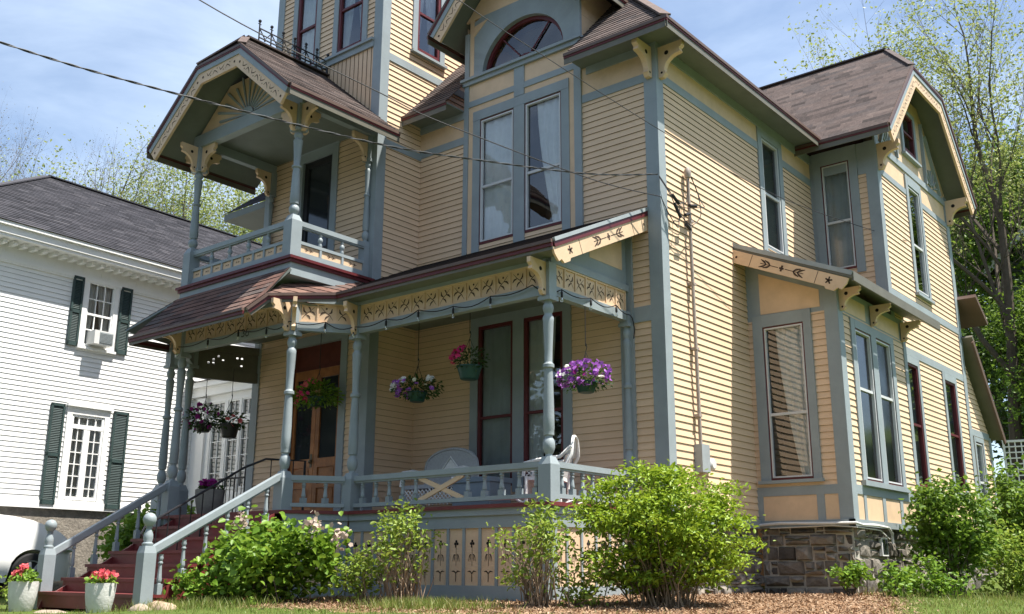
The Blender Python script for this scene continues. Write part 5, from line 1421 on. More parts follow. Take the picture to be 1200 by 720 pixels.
# string of bulbs along the porch beams
T = thing('string_lights', (-3, -2.05, 3.5), 'black string of clear bulbs swagged along the porch beams', 'string lights')
path = [(-7.75, -2.98), (-6.9, -2.96), (-6.1, -2.94), (-5.4, -2.92), (-4.90, -2.88), (-4.60, -2.42), (-4.30, -2.10), (-3.62, -2.06), (-2.94, -2.06), (-2.24, -2.06), (-1.54, -2.06), (-.80, -2.06), (-.50, -1.80), (-.50, -1.12), (-.50, -.48), (-.50, -.06)]
mb = MB(); cpts = []; dz = lambda i: 3.70 + .03 * ((i * 7) % 3 - 1)
for i in range(len(path) - 1):
    for k in range(6):
        t = k / 6; cpts.append((path[i][0] + (path[i + 1][0] - path[i][0]) * t, path[i][1] + (path[i + 1][1] - path[i][1]) * t, dz(i) + (dz(i + 1) - dz(i)) * t - .05 * math.sin(PI * t) * (1 + .5 * (i % 2))))
cpts += [(-.50, -.06, 3.62), (-.47, -.05, 3.45), (-.46, -.1, 3.30)]
mb.tube(cpts, .008, 5); build('cable', mb, M['cable'], T)
b0 = None
for i, (x, y) in enumerate(path[:-1]):
    if i in (4, 11): continue
    z = dz(i) - .01
    if b0 is None:
        mb = MB(); mb.lathe((x, y, z - .10), [(.012, 0), (.017, .01), (.017, .075), (.009, .085), (.008, .11)], 8); b0 = build('socket', mb, M['cable'], T, origin=(x, y, z))
        mb = MB(); mb.lathe((x, y, z - .165), [(.001, 0), (.014, .006), (.021, .022), (.019, .04), (.011, .066)], 8); build('bulb', mb, M['bulb'], b0, origin=(x, y, z)); q0 = V3((x, y, z))
    else: dup(b0, V3((x, y, z)) - q0, T)
# ================================================================== THE WHITE HOUSE NEXT DOOR
WH = thing('white_house', (-17, 3, -.4), 'white clapboard house next door with dark green shutters and a charcoal hipped roof', 'house')
al = math.radians(2.8); WO = V3((-13.5, -3, 0)); WU = V3((-math.sin(al), math.cos(al), 0)); WNN = V3((math.cos(al), math.sin(al), 0))
W_ = Fr(WO, WU, N=WNN)
ww = [(1.30, 1.94, 4.72, 6.18), (1.26, 2.02, 1.42, 3.22)]
u_a, u_b = -1.9, 13.5
wall(W_, [rect(u_a, u_b, 1.38, 6.16)], holes(*ww), ('white', 'white_edge_shade'), WH, lip=.014)
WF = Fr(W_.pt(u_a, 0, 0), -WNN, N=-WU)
wall(WF, [rect(0, 8, 1.38, 6.16)], (), ('white', 'white_edge_shade'), WH)
mb = MB(); mb.box(W_, u_a - .02, u_b, 1.22, 1.38, -.05, .04); mb.box(W_, u_a - .02, u_b, 6.14, 6.56, -.05, .04); mb.box(W_, u_a, u_b, 6.18, 6.24, .04, .055)
mb.box(W_, u_a - .02, u_a + .16, 1.38, 6.15, -.03, .03); mb.box(WF, -.02, 8, 6.14, 6.56, -.05, .04); mb.box(WF, 0, 8, 1.22, 1.38, -.05, .04)
build('trim_board', mb, M['white'], WH, smooth=False)
mb = MB()
for i in range(46):
    u = u_a + .2 + i * .22; mb.box(W_, u, u + .09, 6.47, 6.55, .04, .30); mb.box(W_, u - .05, u - .042, 6.30, 6.46, .04, .046)
build('dentil', mb, M['white'], WH, smooth=False)
mb = MB(); mb.box(W_, u_a - .5, u_b + .3, 6.56, 6.62, -.5, .44); mb.box(W_, u_a - .53, u_b + .3, 6.62, 6.78, .40, .47); mb.box(W_, u_a - .55, u_b + .3, 6.78, 6.86, .40, .53); mb.box(WF, -.5, 8.5, 6.561, 6.80, .3, .5)
build('cornice', mb, M['white'], WH, smooth=False)
mb = MB(); mb.box(W_, u_a + .05, u_b - .05, -.9, 1.22, -.4, -.03); build('foundation', mb, M['stone'], WH, smooth=False)
mb = MB(); E0 = u_a - .55; hw = 4.55; rz = 6.86 + hw * .665
P = lambda u, z, d: tuple(W_.pt(u, z, d))
shingled(mb, [P(E0, 6.86, .55), P(u_b + .5, 6.86, .55), P(u_b - 1, rz, .55 - hw), P(E0 + hw, rz, .55 - hw)], exp=.14, m=0, mlip=1)
shingled(mb, [P(E0, 6.86, .55 - 2 * hw), P(E0, 6.86, .55), P(E0 + hw, rz, .55 - hw)], exp=.14, m=0, mlip=1)
shingled(mb, [P(u_b + .5, 6.86, .55 - 2 * hw), P(E0, 6.86, .55 - 2 * hw), P(E0 + hw, rz, .55 - hw), P(u_b - 1, rz, .55 - hw)], exp=.14, m=0, mlip=1)
mb.beam(P(E0, 6.87, .55), P(E0 + hw, rz + .01, .55 - hw), .2, .03); mb.beam(P(E0 + hw, rz + .01, .55 - hw), P(u_b - 1, rz + .01, .55 - hw), .2, .03)
build('roof', mb, [M['roof_grey'], M['roof_edge']], WH, smooth=False)
window(W_, *ww[0], parent=WH, sash='white', curtain='swag', cas=(.11, .11, 0, .02), casmat='white', grid=(3, 4), mid=.5, sw=.035)
o = window(W_, *ww[1], parent=WH, sash='white', curtain='lace', cas=(.12, .12, 0, .16), casmat='white', grid=None, mid=0, sw=.05, sill=False)
mb = MB(); u0, u1, v0, v1 = ww[1]; vt = v1 - .30
mb.box(W_, u0, u1, vt, vt + .09, -.05, .02); um = (u0 + u1) / 2; mb.box(W_, um - .07, um + .07, v0, vt, -.05, .015)
for a, b in ((u0 + .05, um - .07), (um + .07, u1 - .05)):
    mb.box(W_, (a + b) / 2 - .01, (a + b) / 2 + .01, v0, v1, -.035, -.003)
    for j in range(1, 6): z = v0 + (vt - v0) * j / 6; mb.box(W_, a, b, z - .01, z + .01, -.034, -.002)
for j in range(1, 4): x = u0 + (u1 - u0) * j / 4; mb.box(W_, x - .01, x + .01, vt, v1, -.034, -.0015)
build('muntin', mb, M['white'], o, smooth=False)
mb = MB(); mb.box(W_, u0 - .12, u1 + .12, v1, v1 + .16, -.02, .036); mb.box(W_, u0 - .15, u1 + .15, v1 + .16, v1 + .21, -.02, .09); build('window_head', mb, M['white'], o, smooth=False)
def shutter(u0, u1, v0, v1):
    mb = MB(); vm = v0 + (v1 - v0) * .47
    for r in ((u0, u0 + .045, v0, v1), (u1 - .045, u1, v0, v1), (u0, u1, v0, v0 + .09), (u0, u1, v1 - .06, v1), (u0, u1, vm, vm + .07)): mb.box(W_, *r, .02, .062)
    z = v0 + .1
    while z < v1 - .08:
        if not vm - .03 < z < vm + .06:
            mb.face([W_.pt(u0 + .04, z, .05), W_.pt(u1 - .04, z, .05), W_.pt(u1 - .04, z + .036, .03), W_.pt(u0 + .04, z + .036, .03)])
            mb.face([W_.pt(u0 + .04, z - .004, .03), W_.pt(u1 - .04, z - .004, .03), W_.pt(u1 - .04, z, .05), W_.pt(u0 + .04, z, .05)])
        z += .036
    build('shutter', mb, M['green'], WH, smooth=False)
for r in ((.92, 1.17, 4.68, 6.22), (2.08, 2.36, 4.68, 6.22), (.76, 1.07, 1.30, 3.40), (2.22, 2.58, 1.28, 3.40)): shutter(*r)
T = thing('air_conditioner', tuple(W_.pt(1.6, 4.78, .1)), 'beige window air conditioner in the upper window of the white house', 'air conditioner')
mb = MB(); mb.box(W_, 1.40, 1.86, 4.76, 5.06, -.02, .30); build('case', mb, M['pipe'], T, smooth=False)
mb = MB(); mb.box(W_, 1.52, 1.84, 4.79, 5.03, .30, .306); 
for i in range(8): mb.box(W_, 1.53, 1.83, 4.80 + i * .028, 4.81 + i * .028, .306, .316)
build('grille', mb, M['metal'], T, smooth=False)
# its glazed side wing
XF = Fr((0, 1.3, 0), (1, 0, 0), N=(0, -1, 0))
wx = [(-12.92, -12.42, 1.75, 3.25), (-12.30, -11.86, 1.75, 3.25), (-11.78, -11.36, 1.75, 3.25)]
wt_ = [(-12.92, -12.42, 3.35, 3.78), (-12.30, -11.86, 3.35, 3.78), (-11.78, -11.36, 3.35, 3.78)]
wall(XF, [rect(-13.75, -9.5, -.6, 4.2)], holes(*wx, *wt_), ('white', 'white_edge_shade'), WH, exp=9, lip=.002)
for w in wx: window(XF, *w, parent=WH, sash='white', curtain='blind', cas=(.06, .06, .05, .05), casmat='white', grid=(2, 4), mid=0, sill=False, sw=.035)
for w in wt_: window(XF, *w, parent=WH, sash='white', curtain='blind', cas=(.06, .06, .05, 0), casmat='white', grid=(2, 1), mid=0, sill=False, sw=.035)
mb = MB(); mb.box(XF, -13.4, -13.12, 1.4, 3.9, -.02, .07); mb.box(XF, -13.43, -13.09, 3.72, 3.9, -.02, .10); mb.box(XF, -13.8, -9.4, 3.95, 4.15, -.02, .12); mb.box(XF, -13.8, -9.4, 4.15, 4.28, -.3, .24); mb.box(XF, -13.8, -9.4, 1.45, 1.65, -.02, .04)
build('cornice', mb, M['white'], WH, smooth=False)
mb = MB(); mb.face([(-14, 1.0, 4.285), (-9.3, 1.0, 4.285), (-9.3, 6, 4.7), (-14, 6, 4.7)]); build('roof', mb, M['roof_grey'], WH, smooth=False)
# iron-railed landing between the houses
T = thing('black_side_railing', (-10.2, -.2, .8), 'black iron railing on the side landing between the two houses', 'railing')
mb = MB(); mb.tube([(-11.2, .4, 1.86), (-8.6, .4, 1.86)], .02, 6); mb.tube([(-11.2, .4, 1.3), (-8.6, .4, 1.3)], .015, 6); build('rail', mb, M['iron'], T)
mb = MB()
for i in range(20): mb.tube([(-11.15 + i * .13, .4, .9), (-11.15 + i * .13, .4, 1.86)], .009, 4)
build('bars', mb, M['iron'], T)
mb = MB(); mb.abox(-11.4, -8.4, .2, 1.25, -.5, .92); o = tag(build('side_landing', mb, M['pot_grey'], None, smooth=False), 'grey landing under the black iron railing between the two houses', 'landing')

# ================================================================== PARKED CAR
def car(x, y0, z):
    """saloon parked with its nose towards +y; x is its near (right-hand) flank"""
    T = thing('parked_car', (x - .9, y0 - 2.3, z), 'white car parked beside the white house, its front wing showing past a newel post', 'car')
    L = 4.7; yn = y0; yr = y0 - L; Wd = 1.82
    P = lambda s: (yr + s * L)
    # side profile: s along the length (0 rear, 1 nose), lower and upper body line
    st = [0, .04, .10, .16, .22, .30, .38, .46, .54, .62, .68, .74, .80, .86, .92, .96, .985, 1.0]
    belt = [1.1, 1.27, 1.34, 1.37, 1.38, 1.38, 1.38, 1.38, 1.38, 1.38, 1.38, 1.36, 1.31, 1.23, 1.12, 1.0, .85, .66]
    sill = [.42, .30, .24, .22, .22, .20, .20, .20, .20, .20, .20, .20, .20, .20, .22, .24, .28, .36]
    wid = [.74, .84, .88, .90, .905, .91, .91, .91, .91, .91, .91, .905, .90, .885, .85, .79, .70, .56]
    roofz = {.03: 1.28, .07: 1.62, .13: 1.82, .22: 1.88, .32: 1.88, .40: 1.84, .47: 1.66, .54: 1.47, .58: 1.385}
    wheels = [(.19, .335), (.81, .335)]
    cx = x - .91; mb = MB(); rows = []; nz = 7
    n2 = 70; S = [i / n2 for i in range(n2 + 1)]
    ip = lambda a, s: float(np.interp(s, st, a))
    for s in S:
        w, b, l = ip(wid, s), ip(belt, s), ip(sill, s); r = []
        yy = s * L
        lo = l
        for wc, wr in wheels:
            dx = abs(yy - wc * L)
            if dx < .425: lo = max(lo, .36 + math.sqrt(.425 ** 2 - dx ** 2))
        lo = min(lo, b - .05)
        for k in range(nz):
            t = k / (nz - 1); zz = lo + (b - lo) * t; tt = (zz - l) / max(.05, b - l)
            bulge = 1 - .05 * (2 * tt - .75) ** 2 - (.035 * max(0, tt - .8) / .2)
            r.append((w * bulge, zz))
        rows.append(r)
    vs = []; fs = []
    for sd in (1, -1):
        o = len(vs)
        for s, r in zip(S, rows): vs += [(cx + sd * a, P(s), z + h) for a, h in r]
        for i in range(n2):
            for k in range(nz - 1):
                q = (o + i * nz + k, o + (i + 1) * nz + k, o + (i + 1) * nz + k + 1, o + i * nz + k + 1); fs.append(q if sd > 0 else q[::-1])
    mb.raw(vs, fs)
    m2 = 8; vs = []; fs = []
    for s, r in zip(S, rows):
        a, h = r[-1]
        for j in range(m2 + 1): t = j / m2 * 2 - 1; vs.append((cx + a * t, P(s), z + h + .05 * (1 - t * t) * min(1, (1 - s) * 8)))
    for i in range(n2):
        for j in range(m2): fs.append((i * (m2 + 1) + j, i * (m2 + 1) + j + 1, (i + 1) * (m2 + 1) + j + 1, (i + 1) * (m2 + 1) + j))
    mb.raw(vs, fs)
    for s_, e in ((0, -1), (n2, 1)):
        r = rows[s_]; mb.face([(cx + a, P(S[s_]), z + h) for a, h in r] + [(cx - a, P(S[s_]), z + h) for a, h in reversed(r)])
    build('body', mb, M['car'], T)
    ks = sorted(roofz); hd = []
    for k in ks:
        w = ip(wid, k) * .93; b = ip(belt, k) - .01; t = roofz[k]; ww_ = w - .20 * max(0, t - b) / .45; hd.append((k, w, b, ww_, t))
    mb = MB(); g = MB()
    for (k0, w0, b0, a0, t0), (k1, w1, b1, a1, t1) in zip(hd, hd[1:]):
        for sd in (1, -1): g.face([(cx + sd * w0, P(k0), z + b0), (cx + sd * w1, P(k1), z + b1), (cx + sd * a1, P(k1), z + t1), (cx + sd * a0, P(k0), z + t0)])
        (mb if .07 <= k0 < .40 else g).face([(cx - a0, P(k0), z + t0), (cx + a0, P(k0), z + t0), (cx + a1, P(k1), z + t1), (cx - a1, P(k1), z + t1)])
    for (k0, w0, b0, a0, t0) in hd[1:7]:
        for sd in (1, -1): mb.beam((cx + sd * (w0 + .004), P(k0), z + b0), (cx + sd * (a0 + .004), P(k0), z + t0), .06, .02, up=(0, 1, 0))
    for (k0, w0, b0, a0, t0), (k1, w1, b1, a1, t1) in zip(hd, hd[1:]):
        for sd in (1, -1): mb.beam((cx + sd * a0, P(k0), z + t0 + .005), (cx + sd * a1, P(k1), z + t1 + .005), .06, .035)
    build('roof', mb, M['car'], T); build('car_window', g, M['car_glass'], T, smooth=False)
    for wc, wr in wheels:
        for sd in (1, -1):
            c = V3((cx + sd * .80, P(wc), z + .36)); ax = (sd, 0, 0)
            mb = MB(); mb.lathe(c - V3((sd * .1, 0, 0)), [(.2, 0), (.345, 0), (.362, .03), (.362, .17), (.335, .2), (.235, .2), (.23, .17)], 28, 0, ax); o = build('wheel', mb, M['rubber'], T)
            mb = MB(); mb.lathe(c, [(.05, 0), (.235, .06), (.235, .09), (.22, .09), (.21, .06)], 24, 0, ax)
            X = V3((0, 1, 0)); Z = V3((0, 0, 1))
            for q in range(7):
                t = 2 * PI * q / 7; r_ = X * math.cos(t) + Z * math.sin(t); mb.beam(c + V3((sd * .085, 0, 0)) + r_ * .03, c + V3((sd * .085, 0, 0)) + r_ * .205, .05, .02, up=(1, 0, 0))
            build('rim', mb, M['rim'], o)
    sf = Fr((cx, 0, z), (0, 1, 0), N=(1, 0, 0))
    for sd in (1, -1):
        mb = MB(); pts = []
        for i in range(5): pts.append((cx + sd * (.893 - .02 * i), P(.905 + .018 * i), z + .84 - .015 * i))
        mb.tube(pts, [.03, .055, .06, .055, .03], 6); build('headlight', mb, M['lamp'], T)
        mb = MB(); mb.ball((cx + sd * 1.0, P(.575), z + 1.42), .085, 0, 8, .75); mb.tube([(cx + sd * .88, P(.58), z + 1.38), (cx + sd * .97, P(.577), z + 1.40)], .025, 5); build('wing_mirror', mb, M['car'], T)
        mb = MB()
        for k, zz in ((.655, 1.2), (.40, 1.2), (.20, 1.2)):
            mb.tube([(cx + sd * (ip(wid, k) * (1 - .05 * (2 * t - .75) ** 2) + .0005), P(k + (.012 if k > .6 else 0) * math.sin(t * 3)), z + .24 + t * (zz - .24)) for t in [i / 8 for i in range(9)]], .006, 4)
        build('door_seam', mb, M['rubber'], T)
        mb = MB(); mb.tube([(cx + sd * .912, P(.43), z + 1.0), (cx + sd * .935, P(.45), z + 1.005), (cx + sd * .912, P(.47), z + 1.0)], .014, 5); build('door_handle', mb, M['car'], T)
    return T
car(-11.50, -2.30, -.43)

# ================================================================== GROUND
def sst(a, b, x): t = max(0., min(1., (x - a) / (b - a))); return t * t * (3 - 2 * t)
def gz(x, y):
    z = -.36 + .028 * max(-3.3, min(2, y + 2)) - .10 * sst(-3.5, -6.5, x)
    if x > 1.2: z -= .05 * sst(1.2, 3.0, x)
    z -= 1.15 * sst(-5.6, -10.0, y)
    z += .20 * max(0, min(14, y - 9.5)) * sst(-6, 1, x) + .10 * max(0, y - 26)
    if y > 12: z += .25 * max(0, min(10, y - 12)) * sst(-4, 2, x)
    return z + .03 * mnoise.noise(V3((x * .5, y * .5, 1.3)))
def axis(lo, hi, flo, fhi, fine, coarse):
    a = []; v = lo
    while v < hi:
        a.append(v); d = max(flo - v, v - fhi, 0); v += fine + (coarse - fine) * min(1, d / 40)
    return a + [hi]
XS = axis(-160, 160, -9, 6, .25, 9); YS = axis(-60, 220, -7, 6, .25, 9)
mb = MB(); mb.v = [(x, y, gz(x, y)) for y in YS for x in XS]; nx = len(XS)
for j in range(len(YS) - 1):
    for i in range(nx - 1):
        mb.f.append((j * nx + i, j * nx + i + 1, (j + 1) * nx + i + 1, (j + 1) * nx + i)); mb.m.append(0); mb.uv += [(0, 0)] * 4
m, nt, n_, l_ = new_mat('ground_soil_and_grass')
out = N_(nt, 'ShaderNodeOutputMaterial'); b = N_(nt, 'ShaderNodeBsdfPrincipled'); g = N_(nt, 'ShaderNodeNewGeometry')
n1 = N_(nt, 'ShaderNodeTexNoise'); n1.inputs['Scale'].default_value = 9; n1.inputs['Detail'].default_value = 9; n1.inputs['Roughness'].default_value = .7; l_.new(g.outputs['Position'], n1.inputs['Vector'])
r1 = ramp(nt, [(.3, (.10, .055, .03)), (.5, (.21, .125, .07)), (.7, (.32, .20, .12))]); l_.new(n1.outputs['Fac'], r1.inputs['Fac'])
r2 = ramp(nt, [(.3, (.045, .075, .015)), (.55, (.085, .12, .025)), (.75, (.15, .15, .05))]); l_.new(n1.outputs['Fac'], r2.inputs['Fac'])
sp = N_(nt, 'ShaderNodeSeparateXYZ'); l_.new(g.outputs['Position'], sp.inputs[0])
n2 = N_(nt, 'ShaderNodeTexNoise'); n2.inputs['Scale'].default_value = .8; l_.new(g.outputs['Position'], n2.inputs['Vector'])
def mth(op, a, bb=None, c=None):
    q = N_(nt, 'ShaderNodeMath', operation=op)
    for i, v in enumerate((a, bb, c)):
        if v is None: continue
        if isinstance(v, (int, float)): q.inputs[i].default_value = v
        else: l_.new(v, q.inputs[i])
    return q.outputs[0]
wob = mth('MULTIPLY_ADD', n2.outputs['Fac'], 1.6, -.8)
# mulch in a band round the house: y above a line that bends away past the corner
line = mth('MAXIMUM', mth('MULTIPLY_ADD', sp.outputs['X'], .55, -4.6), -4.3)
mk = mth('SUBTRACT', mth('ADD', sp.outputs['Y'], wob), line); mk = N_(nt, 'ShaderNodeMapRange'); l_.new(mth('SUBTRACT', mth('ADD', sp.outputs['Y'], wob), line), mk.inputs['Value']); mk.inputs['From Min'].default_value = -.15; mk.inputs['From Max'].default_value = .15
far = N_(nt, 'ShaderNodeMapRange'); l_.new(mth('ADD', sp.outputs['Y'], wob), far.inputs['Value']); far.inputs['From Min'].default_value = 4.2; far.inputs['From Max'].default_value = 3.6
lft = N_(nt, 'ShaderNodeMapRange'); l_.new(mth('ADD', sp.outputs['X'], wob), lft.inputs['Value']); lft.inputs['From Min'].default_value = -4.6; lft.inputs['From Max'].default_value = -4.0
mx = N_(nt, 'ShaderNodeMix', data_type='RGBA'); rgt = N_(nt, 'ShaderNodeMapRange'); l_.new(mth('ADD', mth('MULTIPLY_ADD', sp.outputs['Y'], .344, sp.outputs['X']), mth('MULTIPLY', wob, .4)), rgt.inputs['Value']); rgt.inputs['From Min'].default_value = 3.15; rgt.inputs['From Max'].default_value = 2.85
l_.new(mth('MULTIPLY', mth('MULTIPLY', mth('MULTIPLY', mk.outputs[0], far.outputs[0]), lft.outputs[0]), rgt.outputs[0]), mx.inputs['Factor']); l_.new(r2.outputs['Color'], mx.inputs['A']); l_.new(r1.outputs['Color'], mx.inputs['B'])
l_.new(mx.outputs['Result'], b.inputs['Base Color']); b.inputs['Roughness'].default_value = .95; b.inputs['Specular IOR Level'].default_value = .1
bp = N_(nt, 'ShaderNodeBump'); bp.inputs['Strength'].default_value = .8; bp.inputs['Distance'].default_value = .03; l_.new(n1.outputs['Fac'], bp.inputs['Height']); l_.new(bp.outputs['Normal'], b.inputs['Normal'])
l_.new(b.outputs[0], out.inputs[0])
tag(build('ground', mb, m, None), kind='structure')
# mulch chips and grass
rng = np.random.default_rng(5)
def on_ground(P, dz=0): return np.array([(x, y, gz(x, y) + dz) for x, y in P])
N = 70000; P = np.stack([rng.uniform(-4.6, 4.2, N), rng.uniform(-4.9, 3.6, N)], 1)
keep = (P[:, 0] + .344 * P[:, 1] < 3.0 + rng.normal(size=N) * .2) & (P[:, 1] > np.maximum(P[:, 0] * .55 - 4.6, -4.3) + rng.normal(size=N) * .25) & ~((P[:, 0] < -.6) & (P[:, 1] > -1.95)) & ~((P[:, 0] < 0) & (P[:, 1] > 0)) & ~((P[:, 0] < 1.45) & (P[:, 1] > 2.7))
leaves('mulch', on_ground(P[keep], .010), .034, M['chips'], None, 6, .55, .38, .05, .6, 'stuff')
def blades(name, P, h, mat, seed):
    rng = np.random.default_rng(seed); n = len(P); a = rng.random(n) * 2 * PI; s = np.stack([np.cos(a), np.sin(a), np.zeros(n)], 1) * .004
    H = (h * (.5 + rng.random(n)))[:, None]; l = rng.normal(size=(n, 3)) * .35; l[:, 2] = 1; l /= np.linalg.norm(l, axis=1)[:, None]
    bend = np.stack([l[:, 0], l[:, 1], np.zeros(n)], 1)
    v = np.stack([P - s, P + s, P + l * H * .6 + s * .7, P + l * H * .6 - s * .7, P + l * H + bend * H * .3], 1)
    V = v.reshape(-1, 3)
    me_f = [(0, 1, 2, 3), (3, 2, 4, 4)]
    F = [(0, 1, 2), (0, 2, 3), (3, 2, 4)]
    return np_mesh(name, V, n, 5, F, mat, None, 'stuff')
N = 80000; P = np.stack([rng.uniform(-9.5, 6.5, N), rng.uniform(-7.0, 6.0, N)], 1)
gr = (P[:, 0] + .344 * P[:, 1] > 2.95 + rng.normal(size=N) * .2) & (rng.random(N) < .9) | (P[:, 1] < np.maximum(P[:, 0] * .55 - 4.6, np.where(P[:, 0] < -4.2, 9, -4.3)) + .15 + rng.normal(size=N) * .3) & (rng.random(N) < np.where(P[:, 1] < -5.2, .30, .8))
gr &= ~((P[:, 0] > -8.9) & (P[:, 0] < -4.7) & (P[:, 1] > -5.1))
blades('grass', on_ground(P[gr], -.01), .05, M['grass'], 8)
N = 2200; P = np.stack([rng.normal(-1.1, .45, N), rng.normal(-3.7, .2, N)], 1)
P2 = np.stack([rng.uniform(1.6, 4.2, N), rng.uniform(2.0, 7.0, N)], 1); P3 = np.stack([rng.normal(-4.1, .5, 3500), rng.normal(-4.6, .35, 3500)], 1)
blades('tall_grass', on_ground(np.concatenate([P, P2[:1500], P3[:2000]]), -.01), .12, M['grass'], 9)
# the street in front, below the bank
mb = MB(); mb.abox(-160, 160, -25, -11.4, -1.75, -1.47); tag(build('road', mb, paint('asphalt', (.055, .054, .053), .9, .2, .6, .6, 0, None, 60), None), kind='structure')
mb = MB(); mb.abox(-160, 160, -11.4, -9.9, -1.75, -1.36); tag(build('pavement', mb, paint('concrete', (.19, .185, .175), .9, .15, .8, .4, 0, None, 50), None), kind='structure')
# garden boulders by the steps
def boulder(name, label, c, r, seed):
    rnd = random.Random(seed); mb = MB(); prof = 9; seg = 14; vs = []
    for i in range(prof):
        t = PI * i / (prof - 1)
        for k in range(seg):
            a = 2 * PI * k / seg; d = V3((math.sin(t) * math.cos(a), math.sin(t) * math.sin(a), -math.cos(t)))
            q = 1 + .22 * mnoise.noise(d * 1.4 + V3((seed, 0, 0))) + .06 * mnoise.noise(d * 4 + V3((seed, 3, 0)))
            vs.append((c[0] + d.x * r[0] * q, c[1] + d.y * r[1] * q, c[2] + d.z * r[2] * q))
    fs = [(i * seg + k, i * seg + (k + 1) % seg, (i + 1) * seg + (k + 1) % seg, (i + 1) * seg + k) for i in range(prof - 1) for k in range(seg)]
    mb.raw(vs, fs); tag(build(name, mb, M['boulder']), label, 'boulder', 'boulders by the steps')
boulder('boulder', 'largest tan boulder, beside a newel post of the steps', (-4.42, -4.98, -.49), (.22, .17, .13), 2)
boulder('boulder', 'pale boulder in front of the larger tan one by the steps', (-4.32, -5.30, -.50), (.17, .14, .10), 4)
boulder('boulder', 'small reddish boulder nearest the hydrangea bush', (-4.02, -5.12, -.49), (.16, .14, .11), 6)
boulder('boulder', 'flat pale stone between the two flower pots', (-6.6, -5.25, -.60), (.42, .22, .07), 8)

# ================================================================== SHRUBS
T, ctr, rg = bush('hydrangea_bush', 'full bright green hydrangea bush with dried flower heads beside the steps', 'bush', (-3.85, -3.75, -.44), 0.93, .72, 1.03, 44, 3400, .105, 'leaf_mid', 31, sig=.13, low=.12, stems=22, aspect=.75, bare=10, up=.5)
c = np.array([(-4.35, -3.9, .66), (-3.0, -3.75, .56), (-2.66, -3.6, .42)]); flowers('dried_flower_head', clump_points(rg, c, 130, (.06, .05, .07)), .03, M['panicle'], T, 3)
bush('variegated_bush', 'small pale-leaved bush low against the side of the steps', 'bush', (-4.55, -4.35, -.46), .35, .3, .42, 14, 500, .08, 'leaf_mid', 32, sig=.08, stems=8)
bush('twiggy_shrub', 'loose upright shrub with bare lower twigs before the clover-cut porch skirt', 'shrub', (-2.16, -3.0, -.43), .62, .40, 1.22, 36, 1150, .062, 'leaf_fresh', 33, sig=.085, low=.34, stems=34, stemmat='twig', bare=46, srad=.009, group='twiggy shrubs before the porch')
bush('twiggy_shrub', 'loose upright shrub in front of the porch corner, the taller sprigs reaching the deck', 'shrub', (.02, -3.0, -.43), .60, .40, 1.22, 32, 1000, .062, 'leaf_fresh', 34, sig=.075, low=.22, stems=32, stemmat='twig', bare=22, srad=.009, group='twiggy shrubs before the porch')
bush('low_shrub', 'low spreading sprigs at the foot of the twiggy shrub nearest the hydrangea', 'shrub', (-2.85, -3.05, -.43), .42, .35, .62, 20, 750, .062, 'leaf_fresh', 35, sig=.08, low=.2, stems=14, stemmat='twig')
bush('low_shrub', 'low leafy shrub between the porch corner and the big lime-green bush', 'shrub', (.45, -2.85, -.42), .34, .3, .5, 14, 480, .062, 'leaf_fresh', 36, sig=.08, low=.15, stems=14, stemmat='twig')
bush('japanese_maple', 'wide lime-green bush with layered foliage at the house corner below the meter', 'bush', (1.22, -2.25, -.40), .98, .80, 1.66, 130, 17000, .060, 'leaf_lime', 37, sig=.12, low=.08, stems=46, flat=.36, bare=40, stemmat='twig', aspect=.5, srad=.013, up=.7)
bush('small_plant', 'small leafy plant against the bay foundation', 'plant', (1.62, 2.1, -.30), .20, .2, .46, 12, 420, .075, 'leaf_mid', 38, sig=.055, low=.15, stems=8)
bush('small_plant', 'low plant under the bay corner, beside the smaller one', 'plant', (2.15, 2.5, -.38), .22, .2, .48, 12, 300, .08, 'leaf_mid', 39, sig=.07, low=.15, stems=8)
bush('low_shrub', 'spreading low shrub in front of the bay basement window', 'shrub', (2.42, 3.1, -.40), .38, .3, .58, 18, 800, .075, 'leaf_mid', 40, sig=.08, low=.1, stems=10)
bush('rose_bush', 'tall dark green bush under the side windows just past the bay', 'bush', (2.38, 4.3, -.40), .66, .6, 1.86, 54, 4400, .085, 'leaf_maple', 41, sig=.12, low=.25, stems=26, aspect=.6, srad=.012)
bush('rose_bush', 'dark green bush standing below the white trellis', 'bush', (3.05, 6.6, -.44), .80, .8, 2.2, 60, 5200, .09, 'leaf_maple', 42, sig=.15, low=.15, stems=22, aspect=.6, srad=.012)
bush('forsythia', 'yellow-green bush low beneath the two dark green ones', 'bush', (2.90, 5.4, -.42), .5, .5, 1.05, 26, 1500, .075, 'leaf_fresh', 43, sig=.11, low=.1, stems=14)
bush('side_bush', 'leafy bush growing between the parked car and the steps', 'bush', (-8.5, -2.95, -.48), .45, .62, 1.42, 36, 2600, .10, 'leaf_mid', 44, sig=.13, low=.05, stems=16, aspect=.7, group='bushes behind the steps')
bush('side_bush', 'sparse pale bush against the white house foundation behind the steps', 'bush', (-9.9, -1.5, -.5), .8, .9, 1.8, 34, 2200, .10, 'leaf_mid', 45, sig=.14, low=.2, stems=16, aspect=.7, group='bushes behind the steps')
bush('side_bush', 'small sprig of green beside the flower pot nearest the car', 'bush', (-7.95, -5.15, -.6), .25, .2, .55, 10, 160, .075, 'leaf_fresh', 46, sig=.08, low=.2, stems=8, group='bushes behind the steps')

